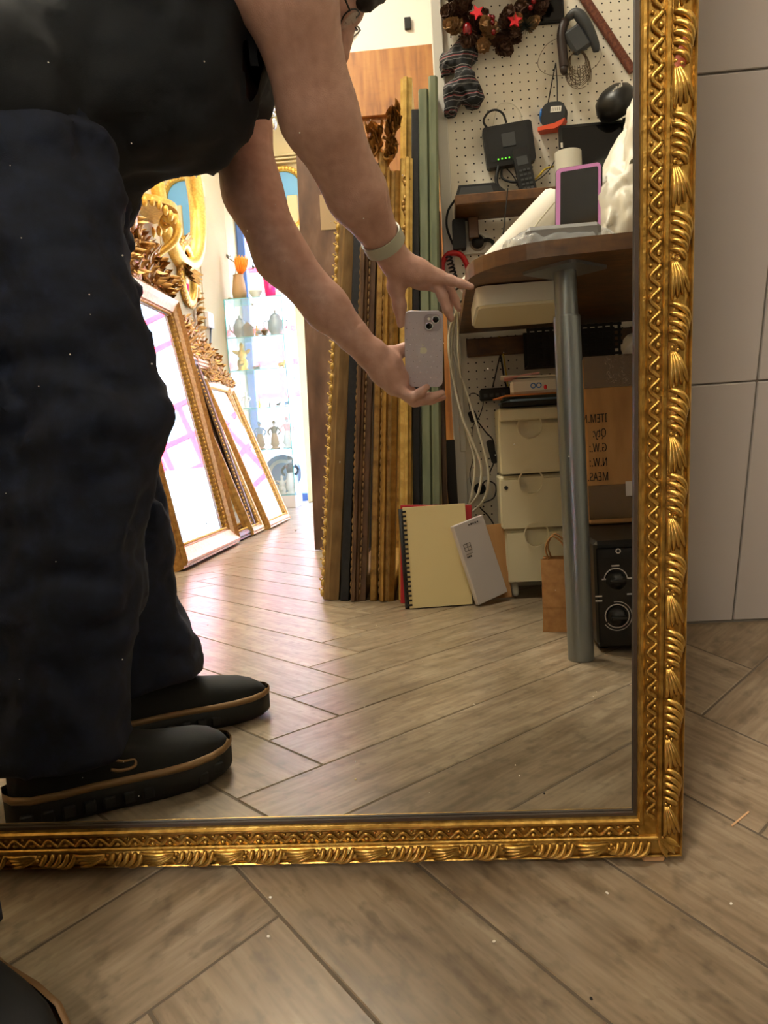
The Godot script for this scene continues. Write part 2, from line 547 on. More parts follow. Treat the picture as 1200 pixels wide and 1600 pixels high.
# ------------------------------------------------------------------ the room
func build_room():
	build_floor()
	# tiled wall behind the mirror
	var wb := structure("wall_back")
	var st := ST()
	box(st, Vector3((LEFT + RIGHT) / 2, CEIL / 2, BACK - 0.053), Vector3(RIGHT - LEFT + 0.2, CEIL + 0.2, 0.1))
	obj(st, "joint", M.tile_joint, wb)
	var tw := 0.6
	var th := 0.4
	st = ST()
	box(st, Vector3(0, 0, 0), Vector3(tw - 0.0025, th - 0.0025, 0.010), 0.0012)
	var tm := finish(st)
	var x0 := 0.4585 - 4 * tw
	for i in 7:
		for j in 9:
			obj(tm, "tile", M.tile, wb, Transform3D(Basis(), Vector3(x0 + (i + 0.5) * tw, (j + 0.5) * th + 0.004, BACK - 0.005)))
	# side walls, ceiling and outer shell
	var wl := structure("wall_left")
	st = ST(); box(st, Vector3(LEFT - 0.06, CEIL / 2, (BACK + SHOP_Z) / 2), Vector3(0.12, CEIL + 0.1, SHOP_Z - BACK + 0.3)); obj(st, "plaster", M.cream_wall, wl)
	# cloth-covered panels on the left wall
	for k in 6:
		st = ST()
		var z := 0.9 + k * 0.86
		box(st, Vector3(LEFT + 0.006, 1.55, z + 0.42), Vector3(0.012, 3.0, 0.84), 0.004)
		obj(st, "cloth_panel", M.cream_cloth, wl)
	var wr := structure("wall_right")
	st = ST(); box(st, Vector3(RIGHT + 0.06, CEIL / 2, (BACK + SHOP_Z) / 2), Vector3(0.12, CEIL + 0.1, SHOP_Z - BACK + 0.3)); obj(st, "plaster", M.white_wall, wr)
	var ce := structure("ceiling")
	st = ST(); box(st, Vector3((LEFT + RIGHT) / 2, CEIL + 0.08, (BACK + SHOP_Z) / 2), Vector3(RIGHT - LEFT + 0.3, 0.16, SHOP_Z - BACK + 0.4)); obj(st, "plaster", M.ceiling, ce)
	# partition that carries the pegboard
	var wp := structure("wall_partition")
	st = ST(); box(st, Vector3(0.69, CEIL / 2, PEG_Z + 0.06), Vector3(1.22, CEIL, 0.10)); obj(st, "plaster", M.white_wall, wp)
	st = ST(); box(st, Vector3(0.053, CEIL / 2, PEG_Z + 0.0), Vector3(0.034, CEIL, 0.05), 0.003); obj(st, "jamb", M.white_wall, wp)
	build_pegboard(wp)
	# white partition behind the wardrobe
	var wi := structure("wall_inner")
	st = ST(); box(st, Vector3(0.38, CEIL / 2, 3.55), Vector3(1.84, CEIL, 0.10)); obj(st, "plaster", M.white_wall, wi)
	# shop front: blue frame, glass, cream wall above
	var sf := structure("wall_front")
	st = ST(); box(st, Vector3((LEFT + RIGHT) / 2, 3.22, SHOP_Z + 0.06), Vector3(RIGHT - LEFT + 0.24, 0.86, 0.12)); obj(st, "plaster", M.cream_wall, sf)
	for y in [3.10, 3.135, 3.165]:
		st = ST(); box(st, Vector3((LEFT + RIGHT) / 2, y, SHOP_Z - 0.02), Vector3(RIGHT - LEFT, 0.016, 0.05), 0.005); obj(st, "cornice", M.cream_wall, sf)
	st = ST(); box(st, Vector3(-1.235, 1.40, SHOP_Z + 0.02), Vector3(0.10, 2.8, 0.16), 0.008); obj(st, "pilaster", M.cream_wall, sf)
	var w1 := structure("window_1")
	for x in [-1.755, 0.50, 1.26]:
		st = ST(); box(st, Vector3(x, 1.4, SHOP_Z + 0.05), Vector3(0.07, 2.8, 0.09), 0.008); obj(st, "window_frame", M.blue_paint, w1)
	for y in [0.05, 2.76]:
		st = ST(); box(st, Vector3((LEFT + RIGHT) / 2, y, SHOP_Z + 0.05), Vector3(RIGHT - LEFT - 0.1, 0.08, 0.088), 0.008); obj(st, "window_frame", M.blue_paint, w1)
	for p in [[-1.50, 0.43], [-0.36, 1.65], [0.88, 0.68]]:
		st = ST(); box(st, Vector3(p[0], 1.4, SHOP_Z + 0.05), Vector3(p[1], 2.66, 0.006)); obj(st, "pane", M.glass, w1)

func build_floor():
	var fl := structure("floor")
	var st := ST()
	box(st, Vector3((LEFT + RIGHT) / 2, -0.0262, (BACK + SHOP_Z) / 2), Vector3(RIGHT - LEFT + 0.4, 0.05, SHOP_Z - BACK + 0.5))
	obj(st, "grout", M.grout, fl)
	# herringbone of 15 x 90 cm planks, set out from the joints that the photograph shows
	var w := 0.15
	var org := Vector3(-0.3093, 0, 0.1703)
	var u := Vector3(0.6943, 0, 0.7197)
	var v := Vector3(0.7197, 0, -0.6943)
	var meshes := []
	for k in 5:
		meshes.append(plank_mesh(0.9 - 0.003, w - 0.003, 0.008, Vector2(k * 0.19, k * 0.37)))
	var count := 0
	for j in range(-8, 9):
		for n in range(-40, 41):
			for kind in 2:
				var a: float; var b: float
				var bs: Basis
				if kind == 0:
					a = n + 6 * j + 3.0; b = -n + 6 * j + 0.5
					bs = Basis(u, Vector3.UP, u.cross(Vector3.UP))
				else:
					a = n + 6 * j + 0.5; b = -n + 6 * j - 3.0
					bs = Basis(v, Vector3.UP, v.cross(Vector3.UP))
				var c := org + (u * a + v * b) * w
				var along := u if kind == 0 else v
				var keep := false
				for e in [-0.45, -0.22, 0.0, 0.22, 0.45]:
					var q: Vector3 = c + along * e
					if q.x > LEFT - 0.06 and q.x < RIGHT + 0.02 and q.z > BACK - 0.08 and q.z < SHOP_Z + 0.08 and not (q.x > 0.25 and q.z > 1.9):
						keep = true
				if not keep: continue
				if rng.randf() < 0.5: bs = bs * Basis(Vector3.UP, PI)
				var t := Transform3D(bs, c + Vector3(0, -0.004, 0))
				obj(meshes[rng.randi() % 5], "plank", M["floor_plank_%d" % (rng.randi() % 4)], fl, t)
				count += 1
	print("planks ", count)

func plank_mesh(l: float, w: float, h: float, off: Vector2) -> ArrayMesh:
	var st := ST()
	st.set_smooth_group(-1)
	var ch := 0.0012
	var ring := func(dx, dz, y):
		return [Vector3(-l / 2 + dx, y, -w / 2 + dz), Vector3(-l / 2 + dx, y, w / 2 - dz), Vector3(l / 2 - dx, y, w / 2 - dz), Vector3(l / 2 - dx, y, -w / 2 + dz)]
	var top: Array = ring.call(ch, ch, h / 2)
	var mid: Array = ring.call(0.0, 0.0, h / 2 - ch)
	var low: Array = ring.call(0.0, 0.0, -h / 2)
	var put := func(p: Vector3):
		st.set_uv(Vector2((p.x / l + 0.5) * 0.92 + off.x, (p.z / w + 0.5) * 0.8 + off.y))
		st.add_vertex(p)
	var q := func(a, b, c, d):
		for p in [a, c, b, a, d, c]: put.call(p)
	q.call(top[0], top[1], top[2], top[3])
	for i in 4:
		var k := (i + 1) % 4
		q.call(mid[i], mid[k], top[k], top[i])
		q.call(low[i], low[k], mid[k], mid[i])
	st.generate_normals()
	return st.commit()

# white hardboard with a grid of holes: the board is a thin sheet, each hole a recessed dark cup seen through a rim
func build_pegboard(parent: Node):
	var st := ST()
	box(st, Vector3(0.685, 1.25, PEG_Z - 0.0015), Vector3(1.23, 2.5, 0.006), 0.001)
	var board := obj(st, "pegboard", M.peg, parent)
	tag(board, "cream pegboard with a grid of small holes")
	st = ST()
	st.set_smooth_group(0)
	var p := 0.0252
	for i in 26:
		for j in 92:
			var c := Vector3(0.094 + i * p, 0.06 + j * p, PEG_Z - 0.0047)
			for k in 6:
				var a := TAU * k / 6
				var b := TAU * (k + 1) / 6
				tri(st, c, c + Vector3(cos(b), sin(b), 0) * 0.0027, c + Vector3(cos(a), sin(a), 0) * 0.0027)
	var h := obj(st, "holes", M.hole, board)
	h.set_meta("kind", "stuff")

func build_lamps():
	# square flush ceiling panels, warm white
	for p in [[Vector3(-0.70, CEIL, 0.80), 0.45, 13.0, "square ceiling panel lamp above the person"], [Vector3(-1.15, CEIL, 2.3), 0.6, 19.0, "square ceiling panel lamp above the middle of the room"], [Vector3(-1.15, CEIL, 3.7), 0.6, 16.0, "square ceiling panel lamp above the leaning gilt mirrors"], [Vector3(-1.15, CEIL, 5.1), 0.6, 6.0, "square ceiling panel lamp near the shop window"]]:
		var t := thing("ceiling_lamp", p[3], "lamp", p[0], "square ceiling panels")
		var s: float = p[1]
		for e in 4:
			var st := ST()
			box(st, Vector3(s / 2, -0.016, 0), Vector3(0.02, 0.032, s + 0.02), 0.003, Transform3D(rot(Vector3.UP, e * 90.0), Vector3.ZERO))
			obj(st, "rim", M.white_plastic, t)
		var st := ST()
		box(st, Vector3(0, -0.014, 0), Vector3(s - 0.02, 0.012, s - 0.02))
		obj(st, "diffuser", M.lamp_glow, t)
		var l := AreaLight3D.new()
		l.name = "light"
		l.area_size = Vector2(s - 0.03, s - 0.03)
		l.light_color = Color(1.0, 0.95, 0.87)
		l.light_energy = p[2]
		l.area_range = 12.0
		l.shadow_enabled = true
		t.add_child(l)
		l.position = Vector3(0, -0.024, 0)
		l.rotation_degrees = Vector3(-90, 0, 0)

# ------------------------------------------------------------------ what the shop window looks out on
func build_street():
	var pv := structure("pavement")
	var st := ST(); box(st, Vector3(0, -0.06, SHOP_Z + 1.35), Vector3(16, 0.1, 2.4)); obj(st, "slab", M.pavement, pv)
	var rd := structure("road")
	st = ST(); box(st, Vector3(0, -0.16, SHOP_Z + 5.4), Vector3(24, 0.1, 5.7)); obj(st, "asphalt", M.street, rd)
	var h := thing("house", "white house across the street with red window frames, seen in the leaning mirrors", "building", Vector3(2.2, -0.1, SHOP_Z + 8.4))
	st = ST(); box(st, Vector3(0, 4.5, 0.5), Vector3(14, 9, 1.0)); obj(st, "wall", M.render_white, h)
	for row in [[1.75, 1.30], [4.25, 1.15], [6.6, 1.3]]:
		for c in range(-4, 5):
			st = ST()
			var x: float = c * 1.5
			var y: float = row[0]
			var hh: float = row[1]
			box(st, Vector3(x, y + hh / 2, -0.02), Vector3(1.34, hh, 0.06))
			var pn := obj(st, "window", M.house_glass, h)
			st = ST()
			for e in [-0.67, 0.0, 0.67]: box(st, Vector3(x + e, y + hh / 2, -0.07), Vector3(0.12, hh + 0.12, 0.08), 0.01)
			for e in [0.0, 0.5, 1.0]: box(st, Vector3(x, y + hh * e, -0.07), Vector3(1.47, 0.11, 0.075), 0.01)
			obj(st, "window_frame", M.red_paint, pn)
	# street lamp
	var sl := thing("street_lamp", "dark iron street lamp mirrored in the small leaning gilt mirror", "lamp", Vector3(-0.60, -0.1, SHOP_Z + 2.1))
	st = ST(); lathe(st, [[0.0, 0.0], [0.11, 0.0], [0.11, 0.08], [0.07, 0.14], [0.045, 0.6], [0.032, 0.7], [0.03, 2.9], [0.05, 2.95], [0.05, 3.0], [0.0, 3.0]], 12); obj(st, "post", M.lamp_iron, sl)
	st = ST(); lathe(st, [[0.0, 3.0], [0.08, 3.02], [0.14, 3.35], [0.16, 3.36], [0.05, 3.5], [0.0, 3.62]], 6, Transform3D(), true); obj(st, "lantern", M.lamp_iron, sl)
	st = ST(); tube(st, [Vector3(-0.35, 2.75, 0), Vector3(0.35, 2.75, 0)], 0.02); obj(st, "cross_bar", M.lamp_iron, sl)
	# parked car
	var car := thing("car", "white parked car in the street, mirrored in the leaning gilt mirrors", "car", Vector3(1.9, -0.11, SHOP_Z + 4.2))
	st = ST()
	var side := PackedVector2Array([Vector2(-2.0, 0.28), Vector2(-2.05, 0.65), Vector2(-1.9, 0.85), Vector2(-1.2, 0.95), Vector2(-0.6, 1.38), Vector2(0.6, 1.42), Vector2(1.3, 0.98), Vector2(1.95, 0.9), Vector2(2.05, 0.6), Vector2(2.0, 0.28)])
	slab(st, side, 1.6, Transform3D(), true)
	obj(st, "body", M.car_white, car)
	for e in [-0.805, 0.805]:
		st = ST(); slab(st, PackedVector2Array([Vector2(-1.0, 0.98), Vector2(-0.55, 1.31), Vector2(0.55, 1.34), Vector2(1.05, 0.99)]), 0.01, Transform3D(Basis(), Vector3(0, 0, e))); obj(st, "window", M.house_glass, car)
		for x in [-1.25, 1.25]:
			st = ST(); lathe(st, [[0.0, -0.1], [0.2, -0.1], [0.32, -0.08], [0.32, 0.08], [0.2, 0.1], [0.0, 0.1]], 20, Transform3D(rot(Vector3.RIGHT, 90), Vector3(x, 0.32, e * 0.97))); obj(st, "wheel", M.matte_black, car)

# ------------------------------------------------------------------ the gilt mirror
func build_gilt_mirror():
	var t := thing("gilt_mirror", "large leaning mirror in a carved gilt frame with a leaf border", "mirror")
	t.transform = Transform3D(rot(Vector3.RIGHT, -LEAN), Vector3.ZERO)
	var xl := -0.75; var xr := 0.187; var v0 := 0.056; var v1 := 1.85
	var st := ST()
	box(st, Vector3((xl + xr) / 2, (v0 + v1) / 2, -0.003), Vector3(xr - xl + 0.02, v1 - v0 + 0.02, 0.006))
	obj(st, "mirror_glass", M.mirror, t)
	st = ST()
	box(st, Vector3((xl + xr) / 2, (v0 + v1) / 2, -0.012), Vector3(xr - xl + 0.03, v1 - v0 + 0.03, 0.008))
	obj(st, "back_board", M.raw_wood, t)
	var prof := [[-0.0035, 0.0005], [-0.0035, 0.004], [0.0, 0.0045]]
	var prof2 := [[0.0, 0.0045], [0.0, 0.010], [0.0015, 0.0125], [0.004, 0.0127], [0.006, 0.0112], [0.0066, 0.0085], [0.0195, 0.0095], [0.0197, 0.0130], [0.0208, 0.0145], [0.0235, 0.0145], [0.0245, 0.0130], [0.0247, 0.0105], [0.028, 0.0125], [0.0335, 0.0138], [0.039, 0.0128], [0.0425, 0.0105], [0.0430, 0.0088], [0.0444, 0.0085], [0.0446, 0.0112], [0.0458, 0.0122], [0.0470, 0.0108], [0.0475, 0.0085], [0.0475, -0.020], [0.0, -0.020]]
	var fan := leaf_fan_mesh()
	var plume := leaf_plume_mesh()
	var wave := wave_mesh()
	# for each side: start corner, direction along, outward direction, length
	var sides := [["bottom_rail", Vector3(xl, v0, 0), Vector3.RIGHT, Vector3.DOWN, xr - xl], ["right_stile", Vector3(xr, v0, 0), Vector3.UP, Vector3.RIGHT, v1 - v0], ["top_rail", Vector3(xr, v1, 0), Vector3.LEFT, Vector3.UP, xr - xl], ["left_stile", Vector3(xl, v1, 0), Vector3.DOWN, Vector3.LEFT, v1 - v0]]
	for s in sides:
		var rail := obj(moulding(prof2, s[1], s[2], s[3], s[4]), s[0], M.gilt, t)
		obj(moulding(prof, s[1], s[2], s[3], s[4]), "sight_edge", M.sight_edge, rail)
		var bs := Basis(s[2], s[3], (s[2] as Vector3).cross(s[3]))
		if bs.z.z < 0: bs = Basis(-s[2], s[3], Vector3.BACK)
		var flip: bool = bs.x != s[2]
		var n := int(round((s[4] + 0.02) / 0.0800))
		for i in n:
			var d: float = (i + 0.5) * (s[4] + 0.03) / n - 0.015
			var at: Vector3 = s[1] + s[2] * d
			var jig := 0.94 + 0.12 * rng.randf()
			var tf := Transform3D(bs * Basis.from_scale(Vector3(jig, 1, 1)), at)
			obj(fan, "leaf_fan", M.gilt, rail, tf)
			obj(plume, "leaf_plume", M.gilt, rail, tf)
		n = int(round(s[4] / 0.0205))
		for i in n:
			var d: float = (i + 0.5) * s[4] / n
			obj(wave, "wave_scroll", M.gilt, rail, Transform3D(bs, s[1] + s[2] * d))
	# a leaf over each lower mitre
	for e in [-1, 1]:
		st = ST()
		var cx := xr if e > 0 else xl
		for k in [-1, 0, 1]:
			leaf(st, Vector3(cx + e * 0.022, v0 - 0.022, 0.0135), Vector3(e * (1.0 + 0.5 * k), -(1.0 - 0.5 * k), 0.15), Vector3.BACK, 0.022, 0.009, 0.4, 5, 0.4)
		obj(st, "corner_leaf", M.gilt, t)
	# specks of dust on the glass
	st = ST()
	var dr := RandomNumberGenerator.new()
	dr.seed = 21
	for k in 70:
		var q := Vector3(lerpf(-0.54, 0.15, pow(dr.randf(), 1.3)), lerpf(0.08, 0.85, dr.randf()), 0.0003)
		ball(st, q, Vector3(0.0006, 0.0006, 0.0003) * (0.5 + dr.randf()), 5, 3)
	obj(st, "dust_specks", M.paper, t).set_meta("kind", "stuff")
	# bare red-brown chip where the gilding has worn off a leaf
	st = ST()
	leaf(st, Vector3(0.2145, 0.775, 0.0158), Vector3(0.012, 0.045, 0), Vector3(0, 0, 1), 0.045, 0.010, 0.15, 5, 0.2)
	obj(st, "bare_leaf", M.bole, t)
	# feet that hold the frame off the floor, and the strut behind it
	st = ST()
	box(st, Vector3(0.205, 0.0040, -0.004), Vector3(0.024, 0.009, 0.022), 0.0015)
	obj(st, "foot_block", M.raw_wood, t)
	st = ST()
	box(st, Vector3(-0.76, 0.0040, -0.004), Vector3(0.024, 0.009, 0.022), 0.0015)
	obj(st, "foot_block", M.raw_wood, t)
	st = ST()
	tube(st, [Vector3(-0.28, 1.35, -0.02), Vector3(-0.28, 0.052, -0.155)], 0.012, 8)
	obj(st, "rear_strut", M.raw_wood, t)

# one side of a frame, mitred at both ends; the profile holds [outward, forward] pairs
func moulding(prof: Array, at: Vector3, along: Vector3, out: Vector3, length: float) -> SurfaceTool:
	var st := ST()
	var fwd := along.cross(out)
	if fwd.z < 0: fwd = -fwd
	for i in prof.size() - 1:
		st.set_smooth_group(i + 1)
		var p: Array = prof[i]
		var q: Array = prof[i + 1]
		var a: Vector3 = at - along * p[0] + out * p[0] + fwd * p[1]
		var b: Vector3 = at + along * (length + p[0]) + out * p[0] + fwd * p[1]
		var c: Vector3 = at + along * (length + q[0]) + out * q[0] + fwd * q[1]
		var d: Vector3 = at - along * q[0] + out * q[0] + fwd * q[1]
		if along.cross(out).dot(fwd) > 0: quad(st, a, b, c, d)
		else: quad(st, a, d, c, b)
	return st

# ornaments in the frame's own axes: x along, y outward, z forward
func leaf_fan_mesh() -> ArrayMesh:
	var st := ST()
	for k in 5:
		var f := k / 4.0
		var pts := []
		var rad := []
		for i in 9:
			var a := float(i) / 8
			var x := -0.003 - 0.0082 * k + 0.020 * pow(a, 2.0) * (0.5 + 0.5 * f)
			var y := 0.0256 + 0.0170 * sin(a * PI * 0.5) * (0.70 + 0.30 * f)
			pts.append(Vector3(x, y, 0.0122 + 0.0048 * sin(0.3 + a * 2.4)))
			rad.append(0.0029 * (0.40 + 0.70 * sin(clampf(0.12 + a * 0.82, 0, 1) * PI)))
		tube(st, pts, rad, 7)
	for p in [Vector3(0.004, 0.028, 0.0145), Vector3(0.0005, 0.0315, 0.0155), Vector3(0.0065, 0.0325, 0.0155), Vector3(0.003, 0.036, 0.0155)]:
		ball(st, p, Vector3.ONE * 0.0022, 7, 5)
	return finish(st)

func leaf_plume_mesh() -> ArrayMesh:
	var st := ST()
	for k in 4:
		var f := k / 3.0
		var pts := []
		var rad := []
		for i in 8:
			var a := float(i) / 7
			pts.append(Vector3(0.007 + (0.036 - 0.006 * f) * a, lerpf(0.0272 + 0.0022 * f, 0.0270 + 0.0150 * f, pow(a, 0.8)), 0.0125 + 0.0048 * sin(0.25 + a * 2.5)))
			rad.append(0.0026 * (0.40 + 0.75 * sin(clampf(0.1 + a * 0.85, 0, 1) * PI)))
		tube(st, pts, rad, 6)
	return finish(st)

func wave_mesh() -> ArrayMesh:
	var st := ST()
	var pts := []
	for i in 13:
		var a := float(i) / 12
		pts.append(Vector3((a - 0.5) * 0.0205, 0.0130 + 0.0042 * cos(a * TAU), 0.0112 + 0.0008 * sin(a * PI)))
	tube(st, pts, 0.0020, 6)
	ball(st, Vector3(0.0, 0.0162, 0.0106), Vector3(0.0034, 0.0026, 0.0030), 7, 5)
	ball(st, Vector3(-0.0098, 0.0092, 0.0104), Vector3(0.0022, 0.0018, 0.0022), 6, 4)
	return finish(st)

# ------------------------------------------------------------------ smooth bodies (distance field, surface nets)
class Field:
	var lo: Vector3
	var n: Vector3i
	var cell: float
	var f: PackedFloat32Array

	func _init(a: Vector3, b: Vector3, c: float):
		lo = a
		cell = c
		n = Vector3i(((b - a) / c).ceil()) + Vector3i.ONE
		f.resize(n.x * n.y * n.z)
		f.fill(1.0)

	# tapered capsule joined on with a smooth minimum
	func cap(a: Vector3, b: Vector3, ra: float, rb: float, k := 0.02, squash := Vector3.ONE):
		var r := maxf(ra, rb) + k * 1.5 + cell * 2.0
		var mn := a.min(b) - Vector3.ONE * r
		var mx := a.max(b) + Vector3.ONE * r
		var i0 := Vector3i(((mn - lo) / cell).floor()).clamp(Vector3i.ZERO, n - Vector3i.ONE)
		var i1 := Vector3i(((mx - lo) / cell).ceil()).clamp(Vector3i.ZERO, n - Vector3i.ONE)
		var ba := (b - a) / squash
		var bb := maxf(ba.dot(ba), 1e-9)
		var plain := squash == Vector3.ONE
		for z in range(i0.z, i1.z + 1):
			for y in range(i0.y, i1.y + 1):
				var row := (z * n.y + y) * n.x
				for x in range(i0.x, i1.x + 1):
					var pa := lo + Vector3(x, y, z) * cell - a
					if not plain: pa /= squash
					var t := clampf(pa.dot(ba) / bb, 0.0, 1.0)
					var d := (pa - ba * t).length() - lerpf(ra, rb, t)
					var o := f[row + x]
					var h := maxf(k - absf(o - d), 0.0)
					f[row + x] = minf(o, d) - h * h / (4.0 * k)

	func chain(pts: Array, rad: Array, k := 0.008):
		for i in pts.size() - 1:
			cap(pts[i], pts[i + 1], rad[i], rad[i + 1], k)

	func cut_below(fn: Callable):
		for z in n.z:
			for y in n.y:
				for x in n.x:
					var i := (z * n.y + y) * n.x + x
					if f[i] < cell * 3.0:
						f[i] = maxf(f[i], fn.call(lo + Vector3(x, y, z) * cell))

	func wrinkle(noise: FastNoiseLite, amp: float, stretch: Vector3):
		for z in n.z:
			for y in n.y:
				for x in n.x:
					var i := (z * n.y + y) * n.x + x
					if absf(f[i]) < cell * 3.5:
						f[i] += amp * noise.get_noise_3dv((lo + Vector3(x, y, z) * cell) * stretch)

	# sharp folds: valleys where the noise crosses zero
	func crease(noise: FastNoiseLite, amp: float, stretch: Vector3):
		for z in n.z:
			for y in n.y:
				for x in n.x:
					var i := (z * n.y + y) * n.x + x
					if absf(f[i]) < cell * 9.0:
						f[i] -= amp * (absf(noise.get_noise_3dv((lo + Vector3(x, y, z) * cell) * stretch)) * 2.2 - 0.5)

	func mesh_into(verts: PackedVector3Array, idx: PackedInt32Array) -> Array:
		var at := {}
		var sx := 1
		var sy := n.x
		var sz := n.x * n.y
		var corner := [0, sx, sy, sx + sy, sz, sx + sz, sy + sz, sx + sy + sz]
		for z in n.z - 1:
			for y in n.y - 1:
				var row := z * sz + y * sy
				for x in n.x - 1:
					var i := row + x
					var c0 := f[i]
					if c0 > cell * 2.5 or c0 < -cell * 2.5: continue
					var m := 0
					for k in 8:
						if f[i + corner[k]] < 0.0: m |= 1 << k
					if m == 0 or m == 255: continue
					var s := Vector3.ZERO
					var c := 0
					for k in 8:
						for a in 3:
							var b := 1 << a
							if k & b: continue
							var va := f[i + corner[k]]
							var vb := f[i + corner[k | b]]
							if (va < 0.0) == (vb < 0.0): continue
							var p := Vector3(k & 1, (k >> 1) & 1, (k >> 2) & 1)
							p[a] += va / (va - vb)
							s += p
							c += 1
					at[i] = verts.size()
					verts.append(lo + (Vector3(x, y, z) + s / c) * cell)
		var st := [sx, sy, sz]
		for i in at:
			var inside := f[i] < 0.0
			for a in 3:
				if (f[i + st[a]] < 0.0) == inside: continue
				var u: int = st[(a + 1) % 3]
				var v: int = st[(a + 2) % 3]
				if not (at.has(i - u) and at.has(i - v) and at.has(i - u - v)): continue
				var q := [at[i], at[i - u], at[i - u - v], at[i - v]]
				if inside: idx.append_array(PackedInt32Array([q[0], q[2], q[1], q[0], q[3], q[2]]))
				else: idx.append_array(PackedInt32Array([q[0], q[1], q[2], q[0], q[2], q[3]]))
		return [verts, idx]

func fields_mesh(fields: Array) -> ArrayMesh:
	var verts := PackedVector3Array()
	var idx := PackedInt32Array()
	for fd in fields:
		var r: Array = fd.mesh_into(verts, idx)
		verts = r[0]
		idx = r[1]
	var st := ST()
	st.set_smooth_group(0)
	for v in verts: st.add_vertex(v)
	for i in idx: st.add_index(i)
	st.generate_normals()
	return st.commit()

# ------------------------------------------------------------------ the photographer
func build_person():
	var t := thing("person", "person in dark t-shirt and jeans bending forward with a phone", "person", Vector3(-0.55, 0, 0.30))
	var off := Transform3D(Basis(), -t.position)
	var V := func(x, y, z): return Vector3(x, y, z)
	# bare body: arms, neck, head, trunk and legs under the clothes
	var body := Field.new(Vector3(-0.82, 0.05, 0.08), Vector3(0.02, 1.42, 0.74), 0.011)
	body.cap(Vector3(-0.64, 0.96, 0.33), Vector3(-0.44, 1.09, 0.38), 0.11, 0.11, 0.05)
	body.cap(Vector3(-0.40, 1.12, 0.30), Vector3(-0.40, 1.10, 0.50), 0.08, 0.08, 0.05)
	body.chain([Vector3(-0.60, 0.90, 0.24), Vector3(-0.475, 0.5, 0.20), Vector3(-0.57, 0.12, 0.18)], [0.085, 0.06, 0.045], 0.03)
	body.chain([Vector3(-0.63, 0.90, 0.42), Vector3(-0.58, 0.5, 0.43), Vector3(-0.55, 0.13, 0.43)], [0.10, 0.06, 0.045], 0.03)
	body.cap(Vector3(-0.36, 1.16, 0.40), Vector3(-0.24, 1.20, 0.43), 0.065, 0.055, 0.03)
	# left arm, close to the mirror
	body.chain([Vector3(-0.28, 1.20, 0.27), Vector3(-0.184, 1.125, 0.33), Vector3(-0.166, 0.998, 0.425), Vector3(-0.122, 0.902, 0.52)], [0.066, 0.064, 0.058, 0.050], 0.03)
	body.cap(Vector3(-0.122, 0.902, 0.52), Vector3(-0.078, 0.824, 0.61), 0.050, 0.029, 0.02)
	# right arm
	body.chain([Vector3(-0.36, 1.14, 0.56), Vector3(-0.337, 1.073, 0.60), Vector3(-0.322, 0.951, 0.61), Vector3(-0.281, 0.837, 0.63), Vector3(-0.205, 0.740, 0.645)], [0.06, 0.055, 0.050, 0.046, 0.041], 0.03)
	body.cap(Vector3(-0.205, 0.740, 0.645), Vector3(-0.130, 0.651, 0.665), 0.041, 0.027, 0.02)
	# upper hand: thumb on the left edge of the phone, fingers to the right
	var lh := Field.new(Vector3(-0.12, 0.66, 0.57), Vector3(0.10, 0.86, 0.73), 0.0030)
	lh.cap(Vector3(-0.090, 0.845, 0.586), Vector3(-0.066, 0.806, 0.620), 0.034, 0.027, 0.012, Vector3(1, 1, 0.9))
	lh.chain([Vector3(-0.066, 0.808, 0.622), Vector3(-0.028, 0.788, 0.626), Vector3(0.010, 0.776, 0.630)], [0.026, 0.022, 0.014], 0.014)
	lh.chain([Vector3(-0.060, 0.800, 0.636), Vector3(-0.025, 0.784, 0.652), Vector3(0.010, 0.766, 0.662)], [0.024, 0.021, 0.014], 0.014)
	lh.chain([Vector3(0.008, 0.776, 0.629), Vector3(0.031, 0.767, 0.624), Vector3(0.052, 0.758, 0.620), Vector3(0.068, 0.751, 0.616)], [0.0125, 0.0095, 0.0080, 0.0062], 0.006)
	lh.chain([Vector3(0.005, 0.770, 0.640), Vector3(0.016, 0.742, 0.640), Vector3(0.023, 0.718, 0.645), Vector3(0.029, 0.702, 0.650)], [0.0125, 0.0100, 0.0085, 0.0066], 0.005)
	lh.chain([Vector3(0.010, 0.772, 0.655), Vector3(0.030, 0.757, 0.660), Vector3(0.039, 0.738, 0.664), Vector3(0.045, 0.722, 0.668)], [0.0120, 0.0092, 0.0080, 0.0062], 0.005)
	lh.chain([Vector3(0.006, 0.766, 0.668), Vector3(0.022, 0.752, 0.684), Vector3(0.027, 0.735, 0.690), Vector3(0.030, 0.722, 0.690)], [0.0105, 0.0080, 0.0070, 0.0055], 0.005)
	lh.chain([Vector3(-0.056, 0.796, 0.634), Vector3(-0.070, 0.768, 0.642), Vector3(-0.066, 0.732, 0.652), Vector3(-0.0665, 0.700, 0.660)], [0.020, 0.0155, 0.0112, 0.0075], 0.012)
	# lower hand: palm up beside the phone, fingers under its lower edge
	var rh := Field.new(Vector3(-0.19, 0.525, 0.61), Vector3(0.04, 0.72, 0.78), 0.0030)
	rh.cap(Vector3(-0.160, 0.686, 0.657), Vector3(-0.128, 0.648, 0.666), 0.033, 0.026, 0.012)
	rh.chain([Vector3(-0.128, 0.648, 0.668), Vector3(-0.106, 0.616, 0.678), Vector3(-0.088, 0.588, 0.688)], [0.026, 0.025, 0.020], 0.014)
	rh.chain([Vector3(-0.122, 0.652, 0.676), Vector3(-0.096, 0.632, 0.700), Vector3(-0.078, 0.606, 0.712)], [0.025, 0.024, 0.019], 0.014)
	rh.cap(Vector3(-0.104, 0.622, 0.688), Vector3(-0.080, 0.592, 0.700), 0.026, 0.020, 0.014)
